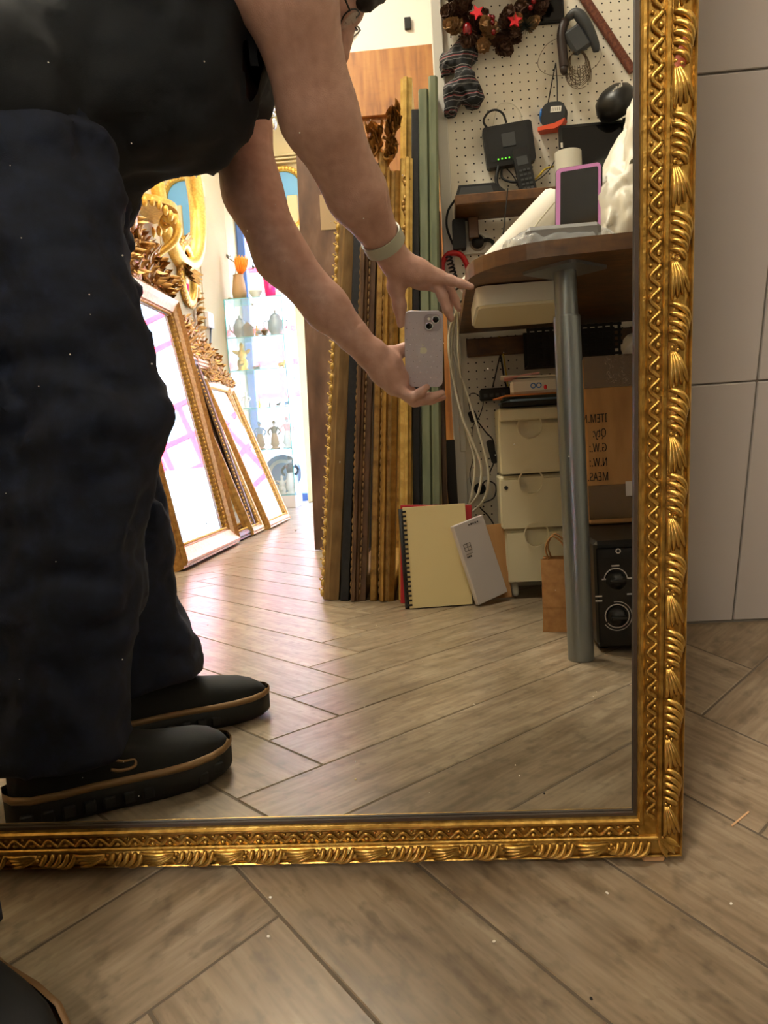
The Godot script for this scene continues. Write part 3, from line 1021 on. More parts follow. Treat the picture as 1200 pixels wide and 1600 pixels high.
	rh.chain([Vector3(-0.085, 0.583, 0.684), Vector3(-0.056, 0.562, 0.683), Vector3(-0.036, 0.571, 0.681), Vector3(-0.024, 0.580, 0.679)], [0.0130, 0.0100, 0.0085, 0.0066], 0.006)
	rh.chain([Vector3(-0.082, 0.582, 0.697), Vector3(-0.050, 0.555, 0.698), Vector3(-0.018, 0.561, 0.696), Vector3(0.004, 0.568, 0.694)], [0.0130, 0.0105, 0.0088, 0.0068], 0.006)
	rh.chain([Vector3(-0.078, 0.584, 0.711), Vector3(-0.048, 0.556, 0.716), Vector3(-0.018, 0.557, 0.718), Vector3(0.006, 0.561, 0.718)], [0.0130, 0.0105, 0.0088, 0.0068], 0.006)
	rh.chain([Vector3(-0.074, 0.590, 0.720), Vector3(-0.046, 0.568, 0.734), Vector3(-0.020, 0.564, 0.738), Vector3(0.000, 0.566, 0.738)], [0.0120, 0.0100, 0.0085, 0.0065], 0.006)
	rh.chain([Vector3(-0.112, 0.642, 0.690), Vector3(-0.092, 0.650, 0.716), Vector3(-0.068, 0.660, 0.728), Vector3(-0.048, 0.672, 0.732)], [0.022, 0.0165, 0.0110, 0.0080], 0.012)
	# head, bowed towards the phone
	var D := Vector3(0.55, -0.80, 0.15).normalized()
	var H := Vector3(0.82, 0.55, 0.0)
	H = (H - D * H.dot(D)).normalized()
	var E := H.cross(D).normalized()
	var hc := Vector3(-0.172, 1.207, 0.435)
	var hp := func(d: float, h: float, e: float) -> Vector3: return hc + D * d + H * h + E * e
	var head := Field.new(hc - Vector3.ONE * 0.17, hc + Vector3.ONE * 0.17, 0.0042)
	head.cap(hp.call(-0.02, 0.03, 0.0), hp.call(0.015, 0.025, 0.0), 0.085, 0.075, 0.03)
	head.cap(hp.call(0.035, -0.01, 0.0), hp.call(0.045, -0.065, 0.0), 0.060, 0.042, 0.03)
	head.cap(hp.call(0.055, -0.088, 0.0), hp.call(0.066, -0.092, 0.0), 0.020, 0.018, 0.02)
	head.chain([hp.call(0.086, 0.022, 0.0), hp.call(0.102, -0.008, 0.0), hp.call(0.116, -0.026, 0.0)], [0.009, 0.012, 0.0145], 0.012)
	for e in [-1, 1]:
		head.cap(hp.call(0.093, -0.030, 0.011 * e), hp.call(0.098, -0.028, 0.010 * e), 0.008, 0.008, 0.006)
		head.cap(hp.call(0.078, 0.014, 0.030 * e), hp.call(0.080, 0.014, 0.032 * e), 0.013, 0.013, 0.008)
		head.cap(hp.call(-0.005, 0.015, 0.078 * e), hp.call(-0.012, -0.018, 0.080 * e), 0.012, 0.010, 0.006)
		head.cap(hp.call(0.082, 0.034, 0.018 * e), hp.call(0.074, 0.036, 0.046 * e), 0.008, 0.006, 0.01)
	head.cap(hp.call(0.090, -0.052, -0.018), hp.call(0.090, -0.052, 0.018), 0.0065, 0.0065, 0.006)
	head.cap(hp.call(0.086, -0.063, -0.015), hp.call(0.086, -0.063, 0.015), 0.0070, 0.0070, 0.006)
	head.cap(hp.call(-0.04, -0.06, 0.0), hp.call(-0.06, -0.11, 0.0), 0.055, 0.055, 0.03)
	obj(fields_mesh([body, lh, rh, head]), "body", M.skin, t, off)
	# hair
	var hair := Field.new(hc - Vector3.ONE * 0.19, hc + Vector3.ONE * 0.19, 0.006)
	hair.cap(hp.call(-0.035, 0.045, 0.0), hp.call(0.0, 0.062, 0.0), 0.098, 0.082, 0.03)
	hair.cap(hp.call(0.03, 0.088, 0.0), hp.call(0.055, 0.068, 0.03), 0.035, 0.022, 0.02)
	hair.cap(hp.call(0.055, 0.082, -0.03), hp.call(0.082, 0.052, 0.03), 0.034, 0.022, 0.02)
	hair.cap(hp.call(0.03, 0.07, 0.05), hp.call(0.045, 0.02, 0.07), 0.034, 0.014, 0.02)
	hair.cap(hp.call(0.03, 0.07, -0.05), hp.call(0.045, 0.02, -0.07), 0.034, 0.014, 0.02)
	hair.cap(hp.call(-0.06, -0.03, 0.0), hp.call(-0.09, -0.09, 0.0), 0.08, 0.05, 0.03)
	var nz := FastNoiseLite.new()
	nz.seed = 4
	nz.frequency = 1.0
	hair.wrinkle(nz, 0.006, Vector3(60, 60, 25))
	obj(fields_mesh([hair]), "hair", M.hair, t, off)
	# glasses
	var st := ST()
	for e in [-1, 1]:
		var rim := []
		for i in 17:
			var a := TAU * i / 16
			rim.append(hp.call(0.098 - 0.006 * absf(cos(a)), 0.010 + 0.019 * sin(a), 0.032 * e + 0.025 * cos(a)))
		tube(st, rim, 0.0013, 6, 1.0, false)
		tube(st, curve([hp.call(0.094, 0.014, 0.057 * e), hp.call(0.06, 0.018, 0.074 * e), hp.call(0.0, 0.016, 0.082 * e)], 4), 0.0014, 6)
	tube(st, curve([hp.call(0.098, 0.016, -0.008), hp.call(0.104, 0.019, 0.0), hp.call(0.098, 0.016, 0.008)], 3), 0.0013, 6)
	var gl := obj(st, "glasses", M.dark_plastic, t, off)
	for e in [-1, 1]:
		st = ST()
		lathe(st, [[0.0, -0.0008], [0.95, -0.0008], [0.95, 0.0008], [0.0, 0.0008]], 16, Transform3D(Basis(E * 0.025, D, H * 0.019), hp.call(0.097, 0.010, 0.032 * e)), true)
		obj(st, "lens", M.glass, gl)
	# t-shirt
	var sh := Field.new(Vector3(-0.92, 0.78, 0.02), Vector3(-0.10, 1.40, 0.74), 0.011)
	sh.cap(Vector3(-0.70, 1.02, 0.33), Vector3(-0.42, 1.11, 0.39), 0.165, 0.165, 0.06)
	sh.cap(Vector3(-0.53, 1.045, 0.32), Vector3(-0.375, 1.058, 0.37), 0.130, 0.132, 0.05)
	sh.cap(Vector3(-0.335, 1.175, 0.28), Vector3(-0.36, 1.12, 0.54), 0.095, 0.095, 0.05)
	sh.cap(Vector3(-0.345, 1.135, 0.55), Vector3(-0.358, 1.030, 0.59), 0.086, 0.078, 0.03)
	sh.cap(Vector3(-0.30, 1.22, 0.27), Vector3(-0.245, 1.195, 0.29), 0.082, 0.076, 0.03)
	sh.cap(Vector3(-0.655, 0.97, 0.24), Vector3(-0.65, 0.97, 0.43), 0.178, 0.178, 0.05)
	sh.cap(Vector3(-0.602, 0.965, 0.215), Vector3(-0.68, 0.965, 0.42), 0.155, 0.155, 0.03)
	sh.cap(Vector3(-0.56, 1.00, 0.25), Vector3(-0.515, 0.925, 0.245), 0.080, 0.050, 0.03)
	nz.seed = 9
	sh.wrinkle(nz, 0.013, Vector3(5, 9, 9))
	nz.fractal_type = FastNoiseLite.FRACTAL_NONE
	sh.crease(nz, 0.006, Vector3(9, 5, 9))
	nz.fractal_type = FastNoiseLite.FRACTAL_FBM
	sh.wrinkle(nz, 0.006, Vector3(16, 10, 16))
	# the sleeves end in an open cut
	sh.cut_below(func(p: Vector3): return 0.838 - p.y if p.x < -0.40 else -1.0)
	sh.cut_below(func(p: Vector3): return maxf(1.000 + (p.x + 0.40) * 0.52 - p.y if p.z > 0.51 and p.x > -0.47 else -1.0, (p.x + 0.215) * 0.8 - (p.y - 1.15) * 0.5 if p.z < 0.36 and p.x > -0.27 else -1.0))
	obj(fields_mesh([sh]), "t_shirt", M.shirt, t, off)
	# jeans
	var je := Field.new(Vector3(-0.86, 0.02, 0.02), Vector3(-0.33, 1.12, 0.62), 0.0105)
	je.cap(Vector3(-0.63, 0.95, 0.26), Vector3(-0.63, 0.95, 0.41), 0.155, 0.155, 0.05)
	je.chain([Vector3(-0.565, 0.88, 0.225), Vector3(-0.475, 0.52, 0.20), Vector3(-0.510, 0.30, 0.185), Vector3(-0.560, 0.06, 0.172)], [0.132, 0.088, 0.082, 0.092], 0.03)
	je.chain([Vector3(-0.635, 0.88, 0.42), Vector3(-0.585, 0.52, 0.43), Vector3(-0.555, 0.30, 0.43), Vector3(-0.535, 0.08, 0.43)], [0.132, 0.090, 0.084, 0.096], 0.03)
	je.chain([Vector3(-0.62, 0.80, 0.23), Vector3(-0.590, 0.52, 0.205), Vector3(-0.605, 0.30, 0.190), Vector3(-0.625, 0.07, 0.178)], [0.12, 0.094, 0.086, 0.082], 0.03)
	nz.seed = 17
	je.wrinkle(nz, 0.020, Vector3(9, 4, 9))
	nz.fractal_type = FastNoiseLite.FRACTAL_NONE
	je.crease(nz, 0.007, Vector3(7, 11, 7))
	nz.fractal_type = FastNoiseLite.FRACTAL_FBM
	je.wrinkle(nz, 0.008, Vector3(12, 22, 12))
	je.cut_below(func(p: Vector3): return (0.072 + (p.x + 0.66) * 0.0 if p.z < 0.31 else 0.085 + (p.x + 0.6) * 0.1) - p.y)
	obj(fields_mesh([je]), "jeans", M.jeans, t, off)
	# hem stitching on the near leg
	st = ST()
	var ring := []
	for i in 25:
		var a := TAU * i / 24
		ring.append(Vector3(-0.552 + 0.111 * cos(a), 0.086, 0.171 + 0.111 * sin(a)))
	# watch strap on the wrist of the upper hand
	var wc := Vector3(-0.0865, 0.8395, 0.592)
	var wd := Vector3(-0.078 + 0.122, 0.824 - 0.902, 0.61 - 0.52).normalized()
	var wx := wd.cross(Vector3(0, 0, 1)).normalized()
	var wy := wd.cross(wx).normalized()
	var wo := Vector3(0.2, 0.35, 1.0)
	wo = (wo - wd * wo.dot(wd)).normalized()
	st = ST()
	var strap := [[0.0355, -0.0115], [0.0385, -0.0115], [0.0385, 0.0115], [0.0355, 0.0115], [0.0355, -0.0115]]
	lathe(st, strap, 36, Transform3D(Basis(wx, wd, wy), wc), true)
	var wa := obj(st, "watch_strap", M.watch_strap, t, off)
	st = ST()
	for i in 6:
		var a := PI * 0.98 + i * 0.14
		ball(st, wc + (wx * cos(a) + wy * sin(a)) * 0.0386, Vector3.ONE * 0.0016, 6, 4)
	obj(st, "strap_hole", M.hole, wa).set_meta("kind", "stuff")
	st = ST()
	box(st, Vector3.ZERO, Vector3(0.034, 0.04, 0.010), 0.004, Transform3D(Basis(wo.cross(wd), wd, wo), wc + wo * 0.041))
	obj(st, "watch_case", M.dark_plastic, wa)
	# shoes
	shoe(t, Vector3(-0.600, 0.0, 0.112), Vector3(0.836, 0, 0.549), 1.0, off)
	shoe(t, Vector3(-0.608, 0.0, 0.374), Vector3(0.836, 0, 0.549), -1.0, off)

func shoe(parent: Node, heel: Vector3, dir: Vector3, side: float, off: Transform3D):
	dir = dir.normalized()
	var tf := off * Transform3D(Basis(dir, Vector3.UP, dir.cross(Vector3.UP)), heel)
	var L := 0.300
	# half width, height of the upper, lift of the sole along the length
	var ts := [0.0, 0.03, 0.10, 0.22, 0.36, 0.50, 0.64, 0.76, 0.86, 0.93, 0.98, 1.0]
	var wd := [0.012, 0.026, 0.036, 0.038, 0.037, 0.041, 0.047, 0.049, 0.045, 0.036, 0.022, 0.010]
	var ht := [0.088, 0.096, 0.100, 0.100, 0.104, 0.098, 0.084, 0.078, 0.073, 0.066, 0.056, 0.049]
	var lift := [0.008, 0.004, 0.001, 0.0, 0.0, 0.0, 0.0, 0.001, 0.003, 0.006, 0.009, 0.010]
	var bend := [0.0, 0.0, 0.0, -0.001, -0.002, -0.003, -0.002, 0.0, 0.004, 0.007, 0.009, 0.010]
	var upper := ST()
	var sole := ST()
	var stripe := ST()
	var rows := []; var srow := []; var grow := []
	for i in ts.size():
		var x: float = ts[i] * L
		var z0: float = bend[i] * side
		var base: float = 0.040 * (1.0 - lift[i] * 8.0) + lift[i]
		var r := []
		for k in 13:
			var a := PI * k / 12
			r.append(Vector3(x, base + (ht[i] - base) * pow(sin(a), 0.75), z0 + wd[i] * 0.97 * cos(a)))
		rows.append(r)
		var s := []
		for q in [[1.0, 0.040], [1.10, 0.034], [1.12, 0.022], [1.06, 0.006], [0.95, 0.0], [-0.95, 0.0], [-1.06, 0.006], [-1.12, 0.022], [-1.10, 0.034], [-1.0, 0.040]]:
			s.append(Vector3(x + (ts[i] - 0.5) * 0.012, q[1] * (1.0 - lift[i] * 8.0) + lift[i] + 0.0, z0 + wd[i] * q[0]))
		srow.append(s)
		var g := []
		for q in [[1.02, 0.0445], [1.14, 0.0425], [1.15, 0.0375], [1.08, 0.0335]]:
			g.append(Vector3(x + (ts[i] - 0.5) * 0.014, q[1] * (1.0 - lift[i] * 8.0) + lift[i], z0 + wd[i] * q[0]))
		for q in [[-1.08, 0.0335], [-1.15, 0.0375], [-1.14, 0.0425], [-1.02, 0.0445]]:
			g.append(Vector3(x + (ts[i] - 0.5) * 0.014, q[1] * (1.0 - lift[i] * 8.0) + lift[i], z0 + wd[i] * q[0]))
		grow.append(g)
	for pair in [[upper, rows], [sole, srow], [stripe, grow]]:
		var st: SurfaceTool = pair[0]
		var rr: Array = pair[1]
		st.set_smooth_group(0)
		for i in rr.size() - 1:
			for k in rr[i].size() - 1:
				quad(st, rr[i][k], rr[i + 1][k], rr[i + 1][k + 1], rr[i][k + 1])
		for e in [0, rr.size() - 1]:
			for k in range(1, rr[e].size() - 1):
				tri(st, rr[e][0], rr[e][k], rr[e][k + 1])
	var s := Node3D.new()
	s.name = "shoe"
	parent.add_child(s, true)
	s.transform = tf
	obj(upper, "upper", M.shoe_knit, s)
	obj(sole, "sole", M.shoe_sole, s)
	obj(stripe, "midsole_stripe", M.shoe_stripe, s)
	# notches of the tread along the sole's edge
	var st := ST()
	for i in 11:
		for e in [-1, 1]:
			var f := 0.06 + i * 0.085
			var w: float = lerpf(0.040, 0.050, sin(f * 2.6)) if f < 0.9 else 0.040
			box(st, Vector3(f * L, 0.016 + (0.006 if f > 0.85 else 0.0), e * w * 0.965), Vector3(0.016, 0.016, 0.010), 0.002)
	obj(st, "tread", M.shoe_sole, s).set_meta("kind", "stuff")
	# looped emblem on the side
	if side < 0: return
	st = ST()
	var pts := []
	for q in [[0.030, 0.010], [0.012, 0.012], [0.002, 0.007], [0.012, 0.002], [0.026, 0.001], [0.022, -0.007], [0.004, -0.008], [-0.008, -0.004]]:
		pts.append(Vector3(0.132 + q[0] - q[1] * 0.3, 0.062 + q[1], -0.0400 + q[1] * 0.50))
	tube(st, curve(pts, 4), 0.0024, 6)
	obj(st, "emblem", M.shoe_stripe, s)

# ------------------------------------------------------------------ the phone that takes the picture
func build_phone():
	var b := cam_basis()
	var t := thing("smartphone", "phone in a sparkly pale case held by both hands", "phone", CAM)
	t.basis = b
	var st := ST()
	var mid := Vector3(-0.0235, -0.0600, 0.0115)
	slab(st, rounded_rect(0.0735, 0.1490, 0.0115, 6), 0.0100, Transform3D(Basis(), mid), true)
	obj(st, "case", M.phone_case, t)
	st = ST()
	slab(st, rounded_rect(0.0745, 0.1500, 0.0118, 6), 0.0040, Transform3D(Basis(), mid + Vector3(0, 0, 0.001)), true)
	obj(st, "bumper", M.chrome, t)
	st = ST()
	slab(st, rounded_rect(0.067, 0.1425, 0.009, 6), 0.0010, Transform3D(Basis(), mid + Vector3(0, 0, 0.0053)), true)
	obj(st, "display", M.screen, t)
	st = ST()
	slab(st, rounded_rect(0.0320, 0.0320, 0.0085, 6), 0.0030, Transform3D(Basis(), Vector3(-0.0065, -0.0065, 0.0052)), true)
	var bump := obj(st, "camera_bump", M.phone_bump, t)
	for p in [[0.0, 0.0], [-0.0125, -0.0125]]:
		st = ST()
		lathe(st, [[0.0072, 0.0], [0.0072, 0.0012], [0.0058, 0.0012], [0.0058, 0.0]], 24, Transform3D(rot(Vector3.RIGHT, -90), Vector3(p[0], p[1], 0.0037)), true)
		obj(st, "lens_ring", M.chrome, bump)
		st = ST()
		lathe(st, [[0.0058, 0.0], [0.0058, 0.0006], [0.0, 0.0009]], 24, Transform3D(rot(Vector3.RIGHT, -90), Vector3(p[0], p[1], 0.0037)))
		obj(st, "lens", M.lens, bump)
	st = ST()
	lathe(st, [[0.0028, 0.0], [0.0026, 0.0004], [0.0, 0.0004]], 14, Transform3D(rot(Vector3.RIGHT, -90), Vector3(-0.0130, 0.001, 0.0037)))
	obj(st, "flash", M.paper, bump)
	# apple-shaped emblem
	var ap := PackedVector2Array()
	for i in 40:
		var a := TAU * i / 40
		var r := 0.0072 * (1.0 + 0.05 * cos(2 * a))
		var p := Vector2(cos(a) * r * 0.98, sin(a) * r)
		p.y -= 0.0016 * exp(-pow(p.x / 0.0024, 2)) * (1.0 if p.y > 0 else -0.6)
		var bite := p - Vector2(-0.0098, 0.0008)
		if bite.length() < 0.0048: p = Vector2(-0.0098, 0.0008) + bite.normalized() * 0.0048
		ap.append(p)
	st = ST()
	slab(st, ap, 0.0006, Transform3D(Basis(), Vector3(-0.0245, -0.0610, 0.0063)))
	slab(st, PackedVector2Array([Vector2(-0.0003, 0.0), Vector2(0.0004, 0.0026), Vector2(-0.0022, 0.0046), Vector2(-0.0032, 0.0040), Vector2(-0.0026, 0.0014)]), 0.0006, Transform3D(Basis(), Vector3(-0.0240, -0.0530, 0.0063)))
	obj(st, "emblem", M.logo, t)
	# rhinestones in a staggered grid
	st = ST()
	for r in 12:
		for c in 6:
			var p := Vector2(-0.056 + c * 0.0130 + (0.0065 if r % 2 else 0.0), -0.126 + r * 0.0108)
			if p.x > -0.027 and p.y > -0.026: continue
			if p.distance_to(Vector2(-0.0245, -0.060)) < 0.010 or p.x > 0.010: continue
			ball(st, Vector3(p.x, p.y, 0.0064), Vector3(0.0011, 0.0011, 0.0007), 5, 3)
	obj(st, "rhinestones", M.crystal, t).set_meta("kind", "stuff")

# ------------------------------------------------------------------ frames stacked on edge beside the pegboard
# one frame stands on edge, its flat plane along z and y, leaning to the right; x0 and x1 are the sides of its front stile 0.285 m above the floor
func edge_frame(label: String, m: Material, x0: float, x1: float, z: float, height: float, depth: float, lean: float, steps: Array, carved := "", m2: Material = null):
	var t := thing("picture_frame", label, "picture frame", Vector3((x0 + x1) / 2 - lean * 0.285, 0, z), "frames stacked on edge beside the pegboard")
	t.basis = rot(Vector3.BACK, -rad_to_deg(atan(lean)))
	var w := (x1 - x0)
	var mw := 0.07
	# front stile: a stepped moulding run up its height; steps hold [share across, how far it stands forward]
	var st := ST()
	var poly := PackedVector2Array()
	for s in steps: poly.append(Vector2((s[0] - 0.5) * w, -s[1]))
	poly.append(Vector2(w / 2, mw))
	poly.append(Vector2(-w / 2, mw))
	slab(st, poly, height, Transform3D(Basis(Vector3.RIGHT, Vector3.BACK, Vector3.DOWN), Vector3(0, height / 2 + 0.002, 0)))
	var front := obj(st, "stile", m, t)
	st = ST(); box(st, Vector3(0, height / 2, depth - mw / 2), Vector3(w, height, mw), 0.003); obj(st, "stile", m, t)
	for y in [mw / 2 + 0.003, height - mw / 2]:
		st = ST(); box(st, Vector3(0, y, depth / 2), Vector3(w * 0.98, mw, depth - 2 * mw), 0.003); obj(st, "rail", m, t)
	if carved == "scallop":
		# a pierced, scalloped border along the left edge
		st = ST()
		var n := int(height / 0.032)
		for i in n:
			var y := 0.02 + i * height / n
			ball(st, Vector3(-w / 2 - 0.002, y, 0.004), Vector3(0.008, 0.0125, 0.010), 8, 5)
			scroll(st, Vector3(-w / 2 - 0.006, y + 0.016, 0.0), Vector3.RIGHT, Vector3.UP, 0.0075, 1.0, 0.0024, PI)
		obj(st, "carved_border", m2 if m2 else m, front)
	elif carved == "chips":
		st = ST()
		var r := RandomNumberGenerator.new()
		r.seed = 5
		for i in int(height / 0.022):
			var y := 0.03 + i * 0.022
			ball(st, Vector3(-w / 2 + 0.002, y, 0.006), Vector3(0.004 + 0.003 * r.randf(), 0.012, 0.008), 7, 4)
			ball(st, Vector3(-w / 2 + w * 0.62, y, -steps[steps.size() / 2][1] + 0.002), Vector3(0.003, 0.009, 0.004), 6, 4)
		obj(st, "carved_border", m2 if m2 else m, front)
	elif carved == "swag":
		st = ST()
		var r := RandomNumberGenerator.new()
		r.seed = 8
		for i in 16:
			var y := height - 0.07 - i * 0.014
			ball(st, Vector3(-w * 0.05 + 0.006 * sin(i * 1.1), y, -0.012), Vector3(0.006 + 0.003 * r.randf(), 0.009, 0.006), 7, 4)
		scroll(st, Vector3(-w * 0.05, height - 0.06, -0.012), Vector3.RIGHT, Vector3.UP, 0.012, 1.2, 0.004)
		obj(st, "carved_swag", m2 if m2 else m, front)
	elif carved == "acanthus":
		# a carved cartouche of curling leaves on top
		st = ST()
		var r := RandomNumberGenerator.new()
		r.seed = 15
		for c in [[Vector3(-0.022, height + 0.030, -0.006), 0.070], [Vector3(0.026, height + 0.080, -0.004), 0.066], [Vector3(0.026, height + 0.01, -0.006), 0.055]]:
			tube(st, [Vector3(0.0, height - 0.03, 0.02), c[0] + Vector3(0, 0, 0.012)], 0.012, 6)
			ball(st, c[0], Vector3.ONE * c[1] * 0.32, 8, 6)
			for k in 18:
				var d := Vector3(r.randf() * 2.0 - 1.0, r.randf() * 2.0 - 0.6, -0.35 - 0.8 * r.randf())
				leaf(st, c[0] + Vector3(0, (r.randf() - 0.6) * c[1], 0), d, Vector3(-d.x * 0.3, 0.5, -1), c[1] * (0.55 + 0.4 * r.randf()), c[1] * 0.42, 1.1, 4, 0.45)
			scroll(st, c[0] + Vector3(-0.012, -0.022, -0.014), Vector3.RIGHT, Vector3.UP, c[1] * 0.35, 1.2, 0.005, r.randf() * TAU)
		obj(st, "carved_crest", m2 if m2 else m, front)
	return t

func build_frame_stack():
	edge_frame("tan frame with a scalloped border, leftmost of the stacked frames", M.frame_tan, -0.372, -0.322, 1.560, 1.32, 0.80, 0.112, [[0.0, 0.0], [0.12, 0.006], [0.3, 0.006], [0.42, 0.016], [0.6, 0.012], [1.0, 0.004]], "scallop", M.frame_pale_gold)
	edge_frame("dark navy frame second from left in the stack", M.frame_navy, -0.316, -0.288, 1.535, 1.30, 0.80, 0.104, [[0.0, 0.0], [0.1, 0.004], [0.9, 0.004], [1.0, 0.0]])
	edge_frame("brown frame with a pale gilt edge beside the navy frame", M.frame_brown, -0.284, -0.238, 1.520, 1.31, 0.78, 0.095, [[0.0, 0.0], [0.12, 0.014], [0.28, 0.014], [0.34, 0.006], [0.5, 0.010], [0.62, 0.002], [1.0, 0.0]], "chips", M.frame_tan)
	edge_frame("narrow gold frame topped by carved gilt leaves, mid stack", M.frame_gold, -0.226, -0.203, 1.512, 1.33, 0.78, 0.086, [[0.0, 0.0], [0.15, 0.008], [0.75, 0.008], [1.0, 0.002]], "acanthus", M.shop_gilt)
	edge_frame("chipped gold frame just left of the swag frame", M.frame_gold, -0.199, -0.153, 1.500, 1.27, 0.76, 0.078, [[0.0, 0.0], [0.14, 0.012], [0.3, 0.016], [0.42, 0.006], [0.6, 0.006], [0.7, 0.014], [1.0, 0.004]], "chips", M.frame_tan)
	edge_frame("bright gold frame with a carved swag beside the green frame", M.frame_pale_gold, -0.142, -0.105, 1.497, 1.30, 0.76, 0.064, [[0.0, 0.0], [0.12, 0.010], [0.4, 0.010], [0.5, 0.020], [0.72, 0.020], [0.8, 0.008], [1.0, 0.004]], "swag", M.frame_gold)
	edge_frame("tallest pale gold moulding frame standing behind the swag frame", M.frame_pale_gold, -0.147, -0.112, 1.60, 1.57, 0.60, 0.064, [[0.0, 0.0], [0.2, 0.004], [0.24, 0.014], [0.55, 0.018], [0.6, 0.010], [1.0, 0.008]])
	edge_frame("dark navy frame between gold and green frames", M.frame_navy, -0.101, -0.078, 1.510, 1.44, 0.74, 0.056, [[0.0, 0.0], [0.1, 0.004], [0.9, 0.004], [1.0, 0.0]])
	edge_frame("pale green painted frame, left one of the green pair", M.frame_green, -0.071, -0.042, 1.508, 1.49, 0.74, 0.048, [[0.0, 0.0], [0.1, 0.010], [0.82, 0.012], [1.0, 0.004]])
	edge_frame("pale green painted frame nearest the pegboard", M.frame_green, -0.040, -0.013, 1.500, 1.52, 0.74, 0.047, [[0.0, 0.004], [0.2, 0.012], [0.75, 0.012], [1.0, 0.0]])
	edge_frame("narrow brown frame right of the green frames", M.frame_brown, -0.011, 0.006, 1.525, 1.15, 0.60, 0.030, [[0.0, 0.0], [0.2, 0.004], [0.8, 0.004], [1.0, 0.0]])
	var st := ST()
	box(st, Vector3(0.0, 0.24, 0.0), Vector3(0.030, 0.48, 0.05), 0.002)
	var o := solo(st, "dark_board", M.frame_black, "short black board standing behind the spiral notebook", "board", Vector3(0.0225, 0, 1.585))
	# a large brown board leaning behind the stack, with a paler patch
	var t := thing("brown_board", "tall mottled brown board with a paler square patch behind the frames", "board", Vector3(-0.50, 0, 2.80))
	t.rotation_degrees = Vector3(0.6, 0, -1.2)
	st = ST(); box(st, Vector3(0, 1.02, 0.012), Vector3(0.27, 2.04, 0.024), 0.003); obj(st, "panel", M.brown_board, t)
	st = ST(); box(st, Vector3(0.040, 1.565, -0.0012), Vector3(0.15, 0.16, 0.002), 0.0005); obj(st, "patch", M.board_patch, t)
	# oak wardrobe
	t = thing("wardrobe", "oak wardrobe with a broad grained panel below the white wall", "wardrobe", Vector3(-0.16, 0, 3.12))
	st = ST(); box(st, Vector3(0, 1.22, 0.16), Vector3(0.62, 2.36, 0.32), 0.004); obj(st, "carcass", M.oak, t)
	st = ST(); box(st, Vector3(0, 2.24, -0.012), Vector3(0.60, 0.31, 0.022), 0.004); obj(st, "upper_panel", M.oak, t)
	st = ST(); box(st, Vector3(0, 1.05, -0.012), Vector3(0.60, 2.00, 0.022), 0.004); obj(st, "door", M.oak, t)
	st = ST(); box(st, Vector3(0, 0.02, 0.17), Vector3(0.60, 0.04, 0.28), 0.003); obj(st, "plinth", M.oak, t)
	st = ST(); box(st, Vector3(0, 0, 0), Vector3(0.035, 0.06, 0.02), 0.003)
	solo(st, "wall_sensor", M.matte_black, "small black box on the white wall above the wardrobe", "sensor", Vector3(-0.06, 2.70, 3.49))

# ------------------------------------------------------------------ the desk
func build_desk_corner():
	var t := thing("desk", "brown wooden desk with a rounded corner and a grey metal leg", "desk", Vector3(0.265, 0, 0.785))
	var st := ST()
	var o := Vector2(0.265, 0.785)
	var pts := []
	pts.append(Vector2(1.25, 0.655))
	pts.append(Vector2(0.373, 0.655))
	for i in 9:
		var a := PI * 0.5 * i / 8
		pts.append(Vector2(0.245 - sin(a) * 0.175, 0.850 - cos(a) * 0.185))
	pts.append(Vector2(0.070, 1.618))
	pts.append(Vector2(1.25, 1.618))
	var poly := PackedVector2Array()
	for p in pts: poly.append(p - o)
	slab(st, poly, 0.030, Transform3D(Basis(Vector3.RIGHT, Vector3.BACK, Vector3.DOWN), Vector3(0, 0.820, 0)), false)
	obj(st, "top", M.desk_wood, t)
	st = ST()
	lathe(st, [[0.0, 0.0], [0.026, 0.0], [0.0268, 0.003], [0.0268, 0.708], [0.0262, 0.711], [0.0230, 0.7115], [0.0228, 0.80], [0.0, 0.80]], 36, Transform3D(), true)
	var leg := obj(st, "leg", M.steel, t)
	st = ST()
	slab(st, rounded_rect(0.125, 0.125, 0.012, 4), 0.006, Transform3D(rot(Vector3.UP, 45) * rot(Vector3.RIGHT, 90), Vector3(0, 0.8018, 0)))
	obj(st, "flange", M.steel, leg)
	for x in [0.93]:
		st = ST()
		lathe(st, [[0.0, 0.0], [0.0268, 0.0], [0.0268, 0.71], [0.0228, 0.711], [0.0228, 0.80], [0.0, 0.80]], 24, Transform3D(Basis(), Vector3(x, 0, 0.02)), true)
		obj(st, "leg", M.steel, t)
	st = ST(); box(st, Vector3(0.40, 0.757, 0.818), Vector3(1.15, 0.055, 0.022), 0.003); obj(st, "rear_batten", M.desk_wood, t)
	# drawer unit slung under the top
	var d := thing("slung_drawer", "white plastic tray hanging under the desk top", "tray", Vector3(0.198, 0.760, 1.035))
	st = ST()
	slab(st, rounded_rect(0.215, 0.31, 0.028, 6), 0.040, Transform3D(rot(Vector3.RIGHT, 90), Vector3(0, 0.022, 0.0)), true)
	obj(st, "shell", M.white_plastic, d)
	st = ST(); slab(st, rounded_rect(0.205, 0.30, 0.024, 6), 0.006, Transform3D(rot(Vector3.RIGHT, 90), Vector3(0, -0.001, 0.0)), true)
	obj(st, "underside", M.drawer_plastic, d)

